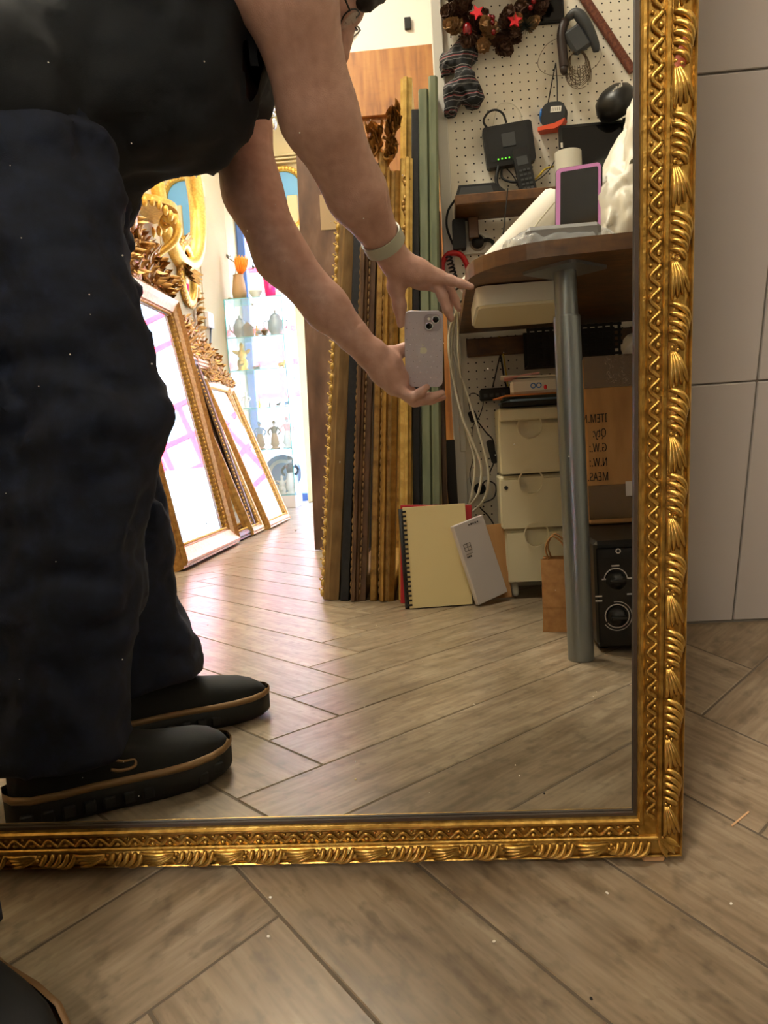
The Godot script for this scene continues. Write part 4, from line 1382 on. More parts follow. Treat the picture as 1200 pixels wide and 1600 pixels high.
# ------------------------------------------------------------------ things on the pegboard
func stripes_tex() -> ImageTexture:
	var im := Image.create(16, 64, false, Image.FORMAT_RGB8)
	var cols := [[0, 22, Color(0.11, 0.11, 0.125)], [22, 25, Color(0.55, 0.55, 0.55)], [25, 34, Color(0.09, 0.09, 0.10)], [34, 38, Color(0.55, 0.22, 0.25)], [38, 40, Color(0.60, 0.60, 0.60)], [40, 54, Color(0.13, 0.13, 0.145)], [54, 57, Color(0.50, 0.50, 0.50)], [57, 64, Color(0.10, 0.10, 0.11)]]
	for c in cols: im.fill_rect(Rect2i(0, c[0], 16, c[1] - c[0]), c[2])
	return ImageTexture.create_from_image(im)

func cable(called: String, label: String, m: Material, pts: Array, r := 0.0026, cat := "cable"):
	var base: Vector3 = pts[-1]
	var loc := []
	for p in pts: loc.append(p - base)
	var st := ST()
	tube(st, curve(loc, 5), r, 7)
	return solo(st, called, m, label, cat, base)

func cone_mesh(sd: int) -> ArrayMesh:
	var st := ST()
	var r := RandomNumberGenerator.new()
	r.seed = sd
	ball(st, Vector3(0, 0.022, 0), Vector3(0.012, 0.022, 0.012), 7, 5)
	for k in 42:
		var f := k / 42.0
		var a := k * 2.39996
		var rad := 0.010 + 0.004 * sin(f * PI)
		var d := Vector3(cos(a), 0.15 + f * 1.3, sin(a)).normalized()
		leaf(st, Vector3(cos(a) * rad * 0.5, 0.002 + f * 0.040, sin(a) * rad * 0.5), d, Vector3(-cos(a) * 0.4, 1, -sin(a) * 0.4), 0.017 * (1.0 - 0.35 * f), 0.013, 0.5, 2, 0.3)
	return finish(st)

func star_poly(r: float) -> PackedVector2Array:
	var p := PackedVector2Array()
	for i in 10:
		var a := PI / 2 + TAU * i / 10
		p.append(Vector2(cos(a), sin(a)) * (r if i % 2 == 0 else r * 0.45))
	return p

func build_pegboard_things():
	var st: SurfaceTool
	var face := rot(Vector3.UP, 180)   # turns a front towards the mirror
	# wreath of pine cones
	var t := thing("pine_cone_wreath", "pine cone wreath with red stars and berries at the top of the pegboard", "wreath", Vector3(0.226, 1.778, 1.632))
	st = ST()
	var ringp := []
	for i in 25: ringp.append(Vector3(cos(TAU * i / 24), sin(TAU * i / 24), 0) * 0.105)
	tube(st, ringp, 0.020, 8)
	obj(st, "ring", M.cone, t)
	var cones := [cone_mesh(1), cone_mesh(2)]
	var r := RandomNumberGenerator.new()
	r.seed = 31
	for i in 34:
		var a := TAU * i / 17 + (0.18 if i >= 17 else 0.0)
		var rr: float = (0.125 if i < 17 else 0.088) + 0.008 * r.randf()
		var out := Vector3(cos(a), sin(a), 0)
		var dir := (out * (0.75 if i < 17 else -0.2) + Vector3(r.randf() - 0.5, r.randf() - 0.5, -1.0 - 0.4 * r.randf())).normalized()
		var bx := dir.cross(Vector3(0.3, 0.5, 0.8)).normalized()
		var s := 1.05 + 0.5 * r.randf()
		obj(cones[i % 2], "pine_cone", M.cone if r.randf() < 0.68 else M.cone_pale, t, Transform3D(Basis(bx, dir, bx.cross(dir)).scaled_local(Vector3.ONE * s), out * rr + Vector3(0, 0, -0.012)))
	for p in [[-0.055, -0.062, 20], [0.052, -0.095, -8], [0.03, 0.10, 5]]:
		st = ST(); slab(st, star_poly(0.022), 0.007, Transform3D(rot(Vector3.BACK, p[2]), Vector3(p[0], p[1], -0.072))); obj(st, "red_star", M.red_star, t)
	for p in [[-0.020, -0.075], [-0.010, -0.078], [-0.012, -0.092], [-0.010, -0.118], [0.100, -0.062], [0.02, 0.07], [0.11, -0.045]]:
		st = ST(); ball(st, Vector3(p[0], p[1], -0.066), Vector3.ONE * 0.0075, 10, 7); obj(st, "berry", M.berry, t)
	st = ST(); ball(st, Vector3(-0.085, -0.100, -0.055), Vector3(0.014, 0.022, 0.014), 12, 8); obj(st, "glass_drop", M.berry, t)
	for p in [[0.085, -0.105], [-0.10, 0.05], [0.07, 0.08]]:
		st = ST()
		for k in 26:
			var a := TAU * k / 26
			tube(st, [Vector3(p[0], p[1], -0.05), Vector3(p[0], p[1], -0.066) + Vector3(cos(a), sin(a), -0.2 + 0.4 * r.randf()) * 0.030], [0.0015, 0.0006], 4)
		obj(st, "fir_sprig", M.fir, t)
	# flat dark screen behind the wreath
	t = thing("wall_display", "black glossy panel on the pegboard behind the wreath", "screen", Vector3(0.385, 1.765, 1.64))
	st = ST(); box(st, Vector3.ZERO, Vector3(0.098, 0.125, 0.010), 0.003); obj(st, "housing", M.matte_black, t)
	st = ST(); box(st, Vector3(0, 0, -0.0056), Vector3(0.084, 0.110, 0.001)); obj(st, "glass_front", M.screen, t)
	# striped cloth
	var sm := tri_mat("striped_cloth", stripes_tex(), 26.0, 0.9)
	t = thing("striped_cloth", "knotted grey and red striped cloth hanging below the wreath", "cloth", Vector3(0.115, 1.445, 1.615))
	var f := Field.new(Vector3(-0.08, -0.02, -0.06), Vector3(0.09, 0.25, 0.05), 0.0045)
	f.cap(Vector3(-0.030, 0.165, 0.0), Vector3(0.02, 0.18, 0.0), 0.030, 0.034, 0.02)
	f.cap(Vector3(0.0, 0.20, 0.0), Vector3(0.01, 0.23, 0.01), 0.022, 0.010, 0.02)
	f.cap(Vector3(0.005, 0.14, -0.015), Vector3(0.010, 0.11, -0.015), 0.022, 0.028, 0.015)
	f.cap(Vector3(0.015, 0.095, -0.01), Vector3(0.035, 0.05, -0.01), 0.036, 0.030, 0.015)
	f.cap(Vector3(-0.02, 0.075, -0.01), Vector3(-0.035, 0.02, -0.005), 0.032, 0.020, 0.012)
	f.cap(Vector3(-0.045, 0.15, 0.0), Vector3(-0.052, 0.125, 0.0), 0.018, 0.006, 0.012)
	var nz := FastNoiseLite.new()
	nz.seed = 12
	nz.frequency = 1.0
	f.wrinkle(nz, 0.010, Vector3(38, 22, 38))
	obj(fields_mesh([f]), "folds", sm, t)
	# tangled tool
	t = thing("hanging_tool", "worn black hand tool with tangled thin wires on the pegboard", "tool", Vector3(0.462, 1.62, 1.615))
	st = ST(); tube(st, curve([Vector3(-0.030, 0.075, 0), Vector3(0.0, 0.088, -0.01), Vector3(0.028, 0.05, -0.015), Vector3(0.052, -0.005, -0.01), Vector3(0.055, -0.025, -0.005)], 4), [0.008, 0.010, 0.012, 0.014, 0.016, 0.017, 0.018, 0.018, 0.017, 0.016, 0.015, 0.014, 0.013, 0.012, 0.011, 0.010, 0.008], 8); obj(st, "handle", M.grey_plastic, t)
	st = ST(); tube(st, curve([Vector3(-0.030, 0.075, 0), Vector3(-0.044, 0.03, -0.01), Vector3(-0.042, -0.03, -0.012), Vector3(-0.040, -0.062, -0.01)], 4), 0.014, 8); ball(st, Vector3(-0.042, -0.068, -0.012), Vector3(0.012, 0.016, 0.012), 8, 6); obj(st, "lever", M.bronze_dark, t)
	st = ST(); box(st, Vector3(0.006, 0.010, -0.012), Vector3(0.058, 0.075, 0.022), 0.008, Transform3D(rot(Vector3.BACK, 30), Vector3.ZERO)); obj(st, "jaw", M.grey_plastic, t)
	st = ST()
	for k in 9:
		var a := k * 0.7
		var pts := []
		for i in 9:
			var b := a + i * 0.75
			pts.append(Vector3(0.0 + cos(b) * (0.022 + 0.004 * k * 0.5), -0.045 + sin(b) * (0.03 + 0.003 * k) - 0.004 * k, -0.012 + 0.006 * sin(b * 2 + k)))
		tube(st, curve(pts, 2), 0.0011, 5)
	for k in 10:
		tube(st, curve([Vector3(-0.03 + k * 0.007, -0.06, -0.01), Vector3(-0.034 + k * 0.008, -0.085, -0.014), Vector3(-0.030 + k * 0.0075 + 0.004 * sin(k * 2.0), -0.108 + 0.006 * cos(k * 3.0), -0.010)], 3), 0.0011, 5)
	tube(st, curve([Vector3(-0.05, 0.03, 0), Vector3(-0.09, 0.01, 0), Vector3(-0.115, -0.035, 0), Vector3(-0.10, -0.066, 0), Vector3(-0.05, -0.08, 0), Vector3(0.04, -0.07, 0), Vector3(0.072, -0.03, 0), Vector3(0.05, 0.02, 0)], 5), 0.0008, 5)
	obj(st, "wire", M.bronze, t).set_meta("kind", "stuff")
	# stick
	st = ST(); box(st, Vector3(0, 0.09, 0), Vector3(0.026, 0.30, 0.012), 0.003)
	var o := solo(st, "wooden_stick", M.rust_wood, "reddish worn wooden stick hanging slanted at the pegboard's right", "stick", Vector3(0.598, 1.590, 1.634))
	o.rotation_degrees = Vector3(0, 0, 31)
	# router with cables
	t = thing("router", "black internet router with four green lights on the pegboard", "router", Vector3(0.250, 1.355, 1.622))
	t.rotation_degrees = Vector3(0, 0, 5)
	st = ST(); slab(st, rounded_rect(0.148, 0.120, 0.010, 4), 0.032, Transform3D(), true); obj(st, "case", M.dark_plastic, t)
	st = ST(); slab(st, rounded_rect(0.124, 0.098, 0.006, 3), 0.002, Transform3D(Basis(), Vector3(0, 0.004, -0.0165))); obj(st, "front_plate", M.matte_black, t)
	st = ST(); box(st, Vector3(0.0, 0.012, -0.018), Vector3(0.040, 0.040, 0.002), 0.0008); obj(st, "badge", M.grey_plastic, t)
	for k in 4:
		st = ST(); box(st, Vector3(-0.038 + k * 0.0110, -0.040, -0.0178), Vector3(0.0042, 0.0042, 0.002), 0.0006); obj(st, "indicator", M.green_led, t)
	cable("router_cable", "black cable looping over the router's top left", M.cable_black, [Vector3(0.190, 1.405, 1.61), Vector3(0.177, 1.428, 1.61), Vector3(0.192, 1.452, 1.61), Vector3(0.215, 1.458, 1.61), Vector3(0.236, 1.445, 1.61), Vector3(0.245, 1.418, 1.61)], 0.0034)
	cable("router_cable", "thin white wire arching above the router", M.cable_white, [Vector3(0.205, 1.418, 1.632), Vector3(0.225, 1.478, 1.632), Vector3(0.262, 1.482, 1.632), Vector3(0.288, 1.458, 1.632), Vector3(0.297, 1.422, 1.632)], 0.0012)
	cable("router_cable", "thick black cable looping below the router", M.cable_black, [Vector3(0.216, 1.295, 1.61), Vector3(0.206, 1.253, 1.605), Vector3(0.216, 1.222, 1.60), Vector3(0.240, 1.205, 1.59), Vector3(0.262, 1.192, 1.58)], 0.0055)
	cable("router_cable", "curved black cable between the router and the handset", M.cable_black, [Vector3(0.225, 1.29, 1.615), Vector3(0.225, 1.262, 1.615), Vector3(0.250, 1.245, 1.61), Vector3(0.285, 1.242, 1.61)], 0.0040)
	cable("router_cable", "thin black wire from the router down to the shelf", M.cable_black, [Vector3(0.238, 1.292, 1.62), Vector3(0.262, 1.260, 1.62), Vector3(0.276, 1.222, 1.62), Vector3(0.278, 1.192, 1.60)], 0.0018)
	cable("yellow_cable", "yellow network cable behind the handset", M.cable_yellow, [Vector3(0.382, 1.284, 1.625), Vector3(0.355, 1.276, 1.62), Vector3(0.335, 1.256, 1.61), Vector3(0.318, 1.240, 1.60)], 0.0030)
	cable("black_wire", "thin black wire hanging beside the tape roll", M.cable_black, [Vector3(0.401, 1.327, 1.625), Vector3(0.372, 1.279, 1.62), Vector3(0.345, 1.252, 1.61), Vector3(0.320, 1.236, 1.60)], 0.0016)
	# cordless handset
	t = thing("cordless_phone", "black cordless telephone handset standing on the shelf", "phone", Vector3(0.300, 1.186, 1.575))
	t.rotation_degrees = Vector3(6, 0, 9)
	st = ST(); slab(st, rounded_rect(0.048, 0.146, 0.012, 5), 0.020, Transform3D(Basis(), Vector3(0, 0.073, 0)), true); obj(st, "body", M.dark_plastic, t)
	st = ST(); box(st, Vector3(0, 0.108, -0.0104), Vector3(0.032, 0.026, 0.001)); obj(st, "display", M.grey_plastic, t)
	for i in 5:
		for j in 3:
			st = ST(); box(st, Vector3((j - 1) * 0.012, 0.022 + i * 0.014, -0.0108), Vector3(0.009, 0.007, 0.002), 0.0008); obj(st, "key", M.grey_plastic, t)
	# tape measure hanging on a strap
	t = thing("tape_measure", "black and orange tape measure with a blue side hanging on a strap", "tape measure", Vector3(0.388, 1.425, 1.615))
	t.rotation_degrees = Vector3(0, 20, -8)
	st = ST(); slab(st, rounded_rect(0.072, 0.072, 0.026, 6), 0.036, Transform3D(), true); obj(st, "case", M.matte_black, t)
	st = ST(); slab(st, PackedVector2Array([Vector2(-0.042, -0.044), Vector2(-0.018, -0.041), Vector2(0.010, -0.040), Vector2(0.030, -0.030), Vector2(0.037, -0.012), Vector2(0.028, -0.016), Vector2(0.008, -0.025), Vector2(-0.020, -0.029), Vector2(-0.042, -0.033)]), 0.038); obj(st, "orange_grip", M.orange, t)
	st = ST(); lathe(st, [[0.0, 0.0], [0.020, 0.0], [0.020, 0.006], [0.0, 0.008]], 18, Transform3D(rot(Vector3.BACK, 90), Vector3(-0.034, 0.005, 0))); obj(st, "blue_disc", M.blue_plastic, t)
	st = ST(); box(st, Vector3(0.008, 0.014, -0.0186), Vector3(0.032, 0.016, 0.001)); obj(st, "sticker", M.paper, t)
	for k in 5:
		st = ST(); box(st, Vector3(-0.003 + k * 0.0055, 0.014, -0.0194), Vector3(0.0018, 0.010, 0.0006)); obj(st, "print", M.ink, t)
	st = ST(); tube(st, [Vector3(-0.012, 0.155, 0.01), Vector3(-0.016, 0.10, 0.0), Vector3(-0.022, 0.03, -0.004)], 0.0034, 6, 0.5); tube(st, [Vector3(-0.012, 0.155, 0.01), Vector3(0.0, 0.095, 0.0), Vector3(0.008, 0.03, -0.004)], 0.0034, 6, 0.5); obj(st, "strap", M.matte_black, t)
	# black domed lamp head
	t = thing("round_speaker", "round black speaker with white lettering above the monitor", "speaker", Vector3(0.555, 1.370, 1.53))
	st = ST(); lathe(st, [[0.0, 0.052], [0.030, 0.050], [0.052, 0.034], [0.060, 0.012], [0.058, -0.010], [0.045, -0.020], [0.0, -0.022]], 28, Transform3D(rot(Vector3.BACK, 38) * rot(Vector3.RIGHT, -30), Vector3(0, 0.035, 0))); obj(st, "shell", M.dark_plastic, t)
	for k in 6:
		st = ST(); box(st, Vector3(-0.020 + k * 0.0048, 0.056 + k * 0.0032, -0.050), Vector3(0.0030, 0.006 + 0.003 * (k % 3), 0.001), 0.0, Transform3D(rot(Vector3.BACK, 2), Vector3.ZERO)); obj(st, "mark", M.paper, t)
	st = ST(); tube(st, [Vector3(0.02, 0.0, 0), Vector3(0.03, -0.05, 0.02)], 0.008); obj(st, "stem", M.matte_black, t)

# ------------------------------------------------------------------ things on the shelf and the desk
func build_desk_things():
	var st: SurfaceTool
	var t: Node3D
	# shelf board
	t = thing("wall_shelf", "short thick brown wooden shelf on the pegboard", "shelf", Vector3(0.335, 1.15, 1.55))
	st = ST(); box(st, Vector3(0, 0.012, 0), Vector3(0.52, 0.030, 0.17), 0.003); obj(st, "board", M.desk_wood, t)
	for x in [-0.205, 0.2]:
		st = ST(); box(st, Vector3(x, -0.035, 0.062), Vector3(0.030, 0.062, 0.045), 0.002); obj(st, "bracket", M.desk_wood, t)
	# grey hub on the shelf
	t = thing("cradle", "grey and black plastic cradle lying on the shelf", "cradle", Vector3(0.150, 1.177, 1.545))
	st = ST(); slab(st, PackedVector2Array([Vector2(-0.075, 0.0), Vector2(-0.062, 0.036), Vector2(0.04, 0.036), Vector2(0.062, 0.020), Vector2(0.085, 0.0)]), 0.09); obj(st, "body", M.matte_black, t)
	st = ST(); slab(st, PackedVector2Array([Vector2(-0.066, 0.002), Vector2(-0.055, 0.029), Vector2(0.032, 0.029), Vector2(0.040, 0.002)]), 0.002, Transform3D(Basis(), Vector3(0, 0, -0.046))); obj(st, "front", M.grey_plastic, t)
	# monitor
	t = thing("monitor", "flat black monitor behind the roll of tape", "monitor", Vector3(0.520, 1.177, 1.56))
	st = ST(); slab(st, rounded_rect(0.26, 0.185, 0.006, 3), 0.018, Transform3D(Basis(), Vector3(0.0, 0.103, 0)), true); obj(st, "housing", M.dark_plastic, t)
	st = ST(); box(st, Vector3(0, 0.105, -0.0096), Vector3(0.244, 0.165, 0.001)); obj(st, "display", M.screen, t)
	st = ST(); box(st, Vector3(-0.124, 0.14, -0.0098), Vector3(0.006, 0.014, 0.001)); obj(st, "sticker", M.paper, t)
	st = ST(); box(st, Vector3(0, 0.006, 0.005), Vector3(0.11, 0.012, 0.05), 0.003); obj(st, "foot", M.dark_plastic, t)
	# roll of tape standing on the shelf
	t = thing("tape_roll", "white roll of tape standing on end beside the pink tablet", "tape", Vector3(0.404, 1.177, 1.50))
	st = ST(); lathe(st, [[0.038, 0.0], [0.038, 0.100], [0.028, 0.100], [0.028, 0.0], [0.038, 0.0]], 28, Transform3D(), true); obj(st, "winding", M.white_plastic, t)
	st = ST(); lathe(st, [[0.0282, 0.001], [0.0282, 0.101], [0.026, 0.101], [0.026, 0.001]], 24, Transform3D(), true); obj(st, "core", M.cardboard, t)
	# pink tablet propped on a wrapped parcel
	t = thing("tablet", "tablet in a pink and black case propped in front of the white bag", "tablet", Vector3(0.352, 0.955, 1.10))
	t.rotation_degrees = Vector3(8, 18, -1.5)
	st = ST(); slab(st, rounded_rect(0.110, 0.160, 0.012, 5), 0.010, Transform3D(Basis(), Vector3(0, 0.080, 0.003)), true); obj(st, "case_back", M.matte_black, t)
	st = ST(); slab(st, rounded_rect(0.105, 0.155, 0.010, 5), 0.010, Transform3D(Basis(), Vector3(0, 0.080, -0.001)), true); obj(st, "pink_bumper", M.pink, t)
	st = ST(); slab(st, rounded_rect(0.088, 0.136, 0.004, 4), 0.002, Transform3D(Basis(), Vector3(0.002, 0.080, -0.0062))); obj(st, "display", M.screen, t)
	cable("charging_cable", "white charging cable running from the pink tablet to the desk edge", M.cable_white, [Vector3(0.298, 1.026, 1.095), Vector3(0.259, 0.985, 1.10), Vector3(0.216, 0.931, 1.10), Vector3(0.183, 0.880, 1.09), Vector3(0.143, 0.850, 1.05), Vector3(0.104, 0.840, 1.00)], 0.0021)
	# wrapped parcel of clear film
	var nz := FastNoiseLite.new()
	nz.seed = 3
	nz.frequency = 1.0
	t = thing("wrapped_parcel", "grey parcel in crinkled clear film on the desk edge", "parcel", Vector3(0.300, 0.836, 1.06))
	st = ST(); box(st, Vector3(0, 0.056, 0), Vector3(0.17, 0.112, 0.14), 0.01); obj(st, "parcel", M.pewter_card, t)
	var f := Field.new(Vector3(-0.14, -0.01, -0.13), Vector3(0.14, 0.16, 0.13), 0.007)
	f.cap(Vector3(-0.055, 0.06, 0), Vector3(0.055, 0.06, 0), 0.082, 0.078, 0.03, Vector3(1, 0.72, 1))
	f.wrinkle(nz, 0.016, Vector3(28, 30, 28))
	f.cut_below(func(p: Vector3): return 0.001 - p.y)
	obj(fields_mesh([f]), "film", M.clear_wrap, t)
	# paper rolls
	t = thing("paper_roll", "long rolled sheet of white paper leaning across the desk", "paper roll", Vector3(0.085, 0.875, 1.27))
	var d := Vector3(0.350 - 0.085, 1.115 - 0.875, 0.16)
	st = ST()
	var n := 16
	st.set_smooth_group(0)
	var dn := d.normalized()
	var a1 := dn.cross(Vector3.UP).normalized()
	var a2 := a1.cross(dn)
	for i in n * 2:
		var q := []
		for e in [0, 1]:
			var a: float = TAU * (i + e) / n
			var rr := 0.028 + 0.010 * float(i + e) / (n * 2)
			for k in [0.0, 1.0]:
				q.append(d * k + (a1 * cos(a) + a2 * sin(a)) * rr * (0.75 + 0.7 * k))
		quad(st, q[0], q[1], q[3], q[2])
	obj(st, "sheet", M.paper, t)
	t = thing("kitchen_roll", "white paper towel roll behind the wrapped parcel", "paper roll", Vector3(0.262, 0.846, 1.24))
	t.rotation_degrees = Vector3(0, 0, -10)
	st = ST(); lathe(st, [[0.016, 0.0], [0.050, 0.0], [0.052, 0.004], [0.052, 0.140], [0.050, 0.143], [0.018, 0.143], [0.018, 0.0]], 28, Transform3D(), true); obj(st, "winding", M.white_plastic, t)
	# white bag
	t = thing("plastic_bag", "large crumpled white plastic bag standing on the desk", "bag", Vector3(0.52, 0.836, 1.17))
	var bf := Field.new(Vector3(-0.24, -0.02, -0.17), Vector3(0.30, 0.60, 0.17), 0.0075)
	bf.cap(Vector3(-0.04, 0.10, 0.0), Vector3(0.10, 0.10, 0.0), 0.125, 0.14, 0.05)
	bf.cap(Vector3(-0.015, 0.17, 0.0), Vector3(0.075, 0.36, 0.0), 0.118, 0.095, 0.05)
	bf.cap(Vector3(0.075, 0.36, 0.0), Vector3(0.115, 0.50, 0.0), 0.095, 0.075, 0.03)
	nz.seed = 77
	nz.fractal_type = FastNoiseLite.FRACTAL_NONE
	bf.crease(nz, 0.014, Vector3(10, 5, 10))
	nz.seed = 78
	bf.crease(nz, 0.0055, Vector3(24, 12, 24))
	nz.fractal_type = FastNoiseLite.FRACTAL_FBM
	bf.cut_below(func(p: Vector3): return 0.001 - p.y)
	obj(fields_mesh([bf]), "film", M.white_bag, t)
	# wall socket strip with plug and adapter
	t = thing("socket_strip", "white double wall socket under the shelf", "socket", Vector3(0.118, 1.078, 1.640))
	st = ST(); slab(st, rounded_rect(0.125, 0.062, 0.014, 4), 0.020, Transform3D(), true); obj(st, "plate", M.white_plastic, t)
	st = ST(); lathe(st, [[0.024, 0.0], [0.026, 0.003], [0.0, 0.003]], 20, Transform3D(rot(Vector3.RIGHT, -90), Vector3(0.025, 0, -0.0105))); obj(st, "socket_rim", M.white_plastic, t)
	t = thing("power_adapter", "black rectangular power adapter plugged into the socket", "adapter", Vector3(0.086, 1.10, 1.608))
	st = ST(); slab(st, rounded_rect(0.040, 0.088, 0.007, 4), 0.036, Transform3D(), true); obj(st, "body", M.matte_black, t)
	st = ST(); box(st, Vector3(0, -0.052, 0.004), Vector3(0.010, 0.020, 0.010), 0.003); obj(st, "strain_relief", M.cable_white, t)
	t = thing("power_plug", "round black power plug in the white wall socket", "plug", Vector3(0.142, 1.078, 1.612))
	st = ST(); lathe(st, [[0.0, -0.014], [0.016, -0.014], [0.019, 0.0], [0.019, 0.014], [0.0, 0.014]], 20, Transform3D(rot(Vector3.RIGHT, 90), Vector3.ZERO)); obj(st, "body", M.matte_black, t)
	st = ST(); tube(st, curve([Vector3(0.01, 0, 0), Vector3(0.03, 0.002, 0), Vector3(0.045, -0.006, 0), Vector3(0.05, -0.03, 0.0)], 4), 0.006); obj(st, "cord", M.cable_black, t)
	cable("red_strap", "red rubber cable looped under the wall socket", M.red_rubber, [Vector3(0.030, 0.970, 1.60), Vector3(0.030, 1.015, 1.60), Vector3(0.050, 1.044, 1.598), Vector3(0.085, 1.040, 1.595), Vector3(0.104, 1.010, 1.60), Vector3(0.110, 0.975, 1.605)], 0.0085, "cable")
	cable("coiled_cord", "black coiled telephone cord below the red cable", M.cable_black, coil(Vector3(0.050, 1.035, 1.59), Vector3(0.072, 0.935, 1.585), 0.008, 9), 0.0028, "cord")
	cable("black_cable", "thin black cable hanging from the shelf to the desk edge", M.cable_black, [Vector3(0.225, 1.180, 1.46), Vector3(0.216, 1.120, 1.455), Vector3(0.202, 1.045, 1.45), Vector3(0.172, 1.003, 1.45), Vector3(0.147, 0.969, 1.45), Vector3(0.118, 0.945, 1.45), Vector3(0.085, 0.905, 1.46)], 0.0020)
	cable("black_cable", "black cable loop at the left end of the shelf", M.cable_black, [Vector3(0.080, 1.204, 1.60), Vector3(0.056, 1.172, 1.60), Vector3(0.050, 1.125, 1.60), Vector3(0.066, 1.075, 1.61)], 0.0035)
	cable("black_cable", "black cable curl above the desk's rounded corner", M.cable_black, [Vector3(0.085, 0.930, 1.50), Vector3(0.126, 0.945, 1.50), Vector3(0.132, 0.922, 1.50), Vector3(0.100, 0.900, 1.50), Vector3(0.062, 0.870, 1.50)], 0.0030)

func coil(a: Vector3, b: Vector3, r: float, turns: int) -> Array:
	var out := []
	var d := (b - a)
	var x := d.cross(Vector3.BACK).normalized()
	var y := d.cross(x).normalized()
	for i in turns * 6 + 1:
		var f := float(i) / (turns * 6)
		var an := TAU * turns * f
		out.append(a + d * f + x * cos(an) * r + y * sin(an) * r)
	return out

# ------------------------------------------------------------------ under the desk
func build_under_desk():
	var st: SurfaceTool
	var t: Node3D
	# stack of three drawer boxes
	var tops := [["bottom", 0.050, 0.168, 0.170, 0.265], ["middle", 0.206, 0.172, 0.155, 0.335], ["top", 0.366, 0.170, 0.166, 0.342]]
	var notes := ["lowest white plastic drawer box on casters behind the paper bag", "middle white plastic drawer box with a small black sticker", "topmost white plastic drawer box under the pile of papers"]
	for i in 3:
		var y: float = [0.048, 0.206, 0.366][i]
		var h: float = [0.160, 0.158, 0.196][i]
		var x: float = [0.262, 0.253, 0.258][i]
		t = thing("drawer_box", notes[i], "drawer", Vector3(x, y, 1.455), "white plastic drawer boxes under the desk")
		st = ST(); box(st, Vector3(0, h / 2, 0.075), Vector3(0.186, h - 0.002, 0.15), 0.006); obj(st, "shell", M.drawer_plastic, t)
		var fh := h - 0.012 if i < 2 else h - 0.052
		st = ST()
		var w := 0.180
		# front with a half-round finger scoop cut from its upper edge
		var poly := PackedVector2Array([Vector2(-w / 2, 0.004), Vector2(w / 2, 0.004), Vector2(w / 2, fh)])
		for k in 11:
			var a := PI * k / 10
			poly.append(Vector2(0.036 * cos(a) - 0.004, fh - 0.010 - 0.034 * sin(a) * 0.95) if k > 0 and k < 10 else Vector2(0.036 * cos(a) - 0.004, fh))
		poly.append(Vector2(-w / 2, fh))
		slab(st, poly, 0.020, Transform3D(Basis(), Vector3(0, 0, -0.010)))
		var dr := obj(st, "front", M.drawer_plastic, t)
		st = ST(); lathe(st, [[0.038, -0.002], [0.038, 0.003], [0.034, 0.003], [0.034, -0.002]], 24, Transform3D(rot(Vector3.RIGHT, -90), Vector3(-0.004, fh - 0.008, -0.019)), true)
		obj(st, "finger_scoop", M.drawer_plastic, dr)
		if i == 2:
			st = ST(); box(st, Vector3(0, h - 0.022, -0.012), Vector3(0.184, 0.036, 0.024), 0.004); obj(st, "lid_rim", M.drawer_plastic, t)
		if i == 1:
			st = ST(); lathe(st, [[0.0, 0.0], [0.006, 0.0], [0.006, 0.001], [0.0, 0.001]], 12, Transform3D(rot(Vector3.RIGHT, -90), Vector3(-0.076, fh - 0.022, -0.0205)), true); obj(st, "sticker", M.ink, t)
		if i == 0:
			for p in [[-0.07, 0.02], [0.07, 0.02], [-0.07, 0.13], [0.07, 0.13]]:
				st = ST(); lathe(st, [[0.0, -0.008], [0.018, -0.008], [0.022, -0.004], [0.022, 0.004], [0.018, 0.008], [0.0, 0.008]], 14, Transform3D(rot(Vector3.BACK, 90), Vector3(p[0], -0.025, p[1]))); obj(st, "caster", M.white_plastic, t)
	# papers, envelopes on the drawers
	var y0 := 0.563
	var stack := [["magazine", M.ink, 0.19, 0.012, 0.20, 3.0, "dark magazine at the bottom of the paper pile", "magazine"], ["paper_sheet", M.blue_grey, 0.17, 0.006, 0.19, -6.0, "grey sheet in the paper pile on the drawers", "paper"], ["magazine", M.fir, 0.18, 0.008, 0.18, 2.0, "dark green magazine in the paper pile on the drawers", "magazine"], ["paper_sheet", M.orange_paper, 0.20, 0.005, 0.17, -9.0, "orange envelope sticking out of the paper pile", "envelope"]]
	for s in stack:
		st = ST(); box(st, Vector3(0, s[3] / 2, 0), Vector3(s[2], s[3], s[4]), 0.001)
		var o := solo(st, s[0], s[1], s[6], s[7], Vector3(0.272, y0, 1.50))
		o.rotation_degrees = Vector3(0, s[5], 0)
		y0 += s[3] + 0.0005
	t = thing("envelope", "white envelope with a red and blue print on the paper pile", "envelope", Vector3(0.275, y0, 1.485))
	t.rotation_degrees = Vector3(0, 4, 0)
	st = ST(); box(st, Vector3(0, 0.022, 0), Vector3(0.135, 0.044, 0.12), 0.008); obj(st, "body", M.paper, t)
	st = ST(); box(st, Vector3(-0.012, 0.049, -0.01), Vector3(0.17, 0.005, 0.13), 0.002, Transform3D(rot(Vector3.BACK, -3), Vector3.ZERO)); obj(st, "flap", M.paper, t)
	st = ST(); box(st, Vector3(-0.03, 0.055, -0.02), Vector3(0.10, 0.004, 0.12), 0.001, Transform3D(rot(Vector3.BACK, 5), Vector3.ZERO)); obj(st, "red_card", M.blush, t)
	st = ST(); lathe(st, [[0.005, 0.0], [0.008, 0.0], [0.008, 0.001], [0.005, 0.001]], 14, Transform3D(rot(Vector3.RIGHT, -90), Vector3(0.012, 0.022, -0.0602)), true); lathe(st, [[0.005, 0.0], [0.008, 0.0], [0.008, 0.001], [0.005, 0.001]], 14, Transform3D(rot(Vector3.RIGHT, -90), Vector3(-0.004, 0.022, -0.0602)), true); obj(st, "blue_print", M.blue_plastic, t)
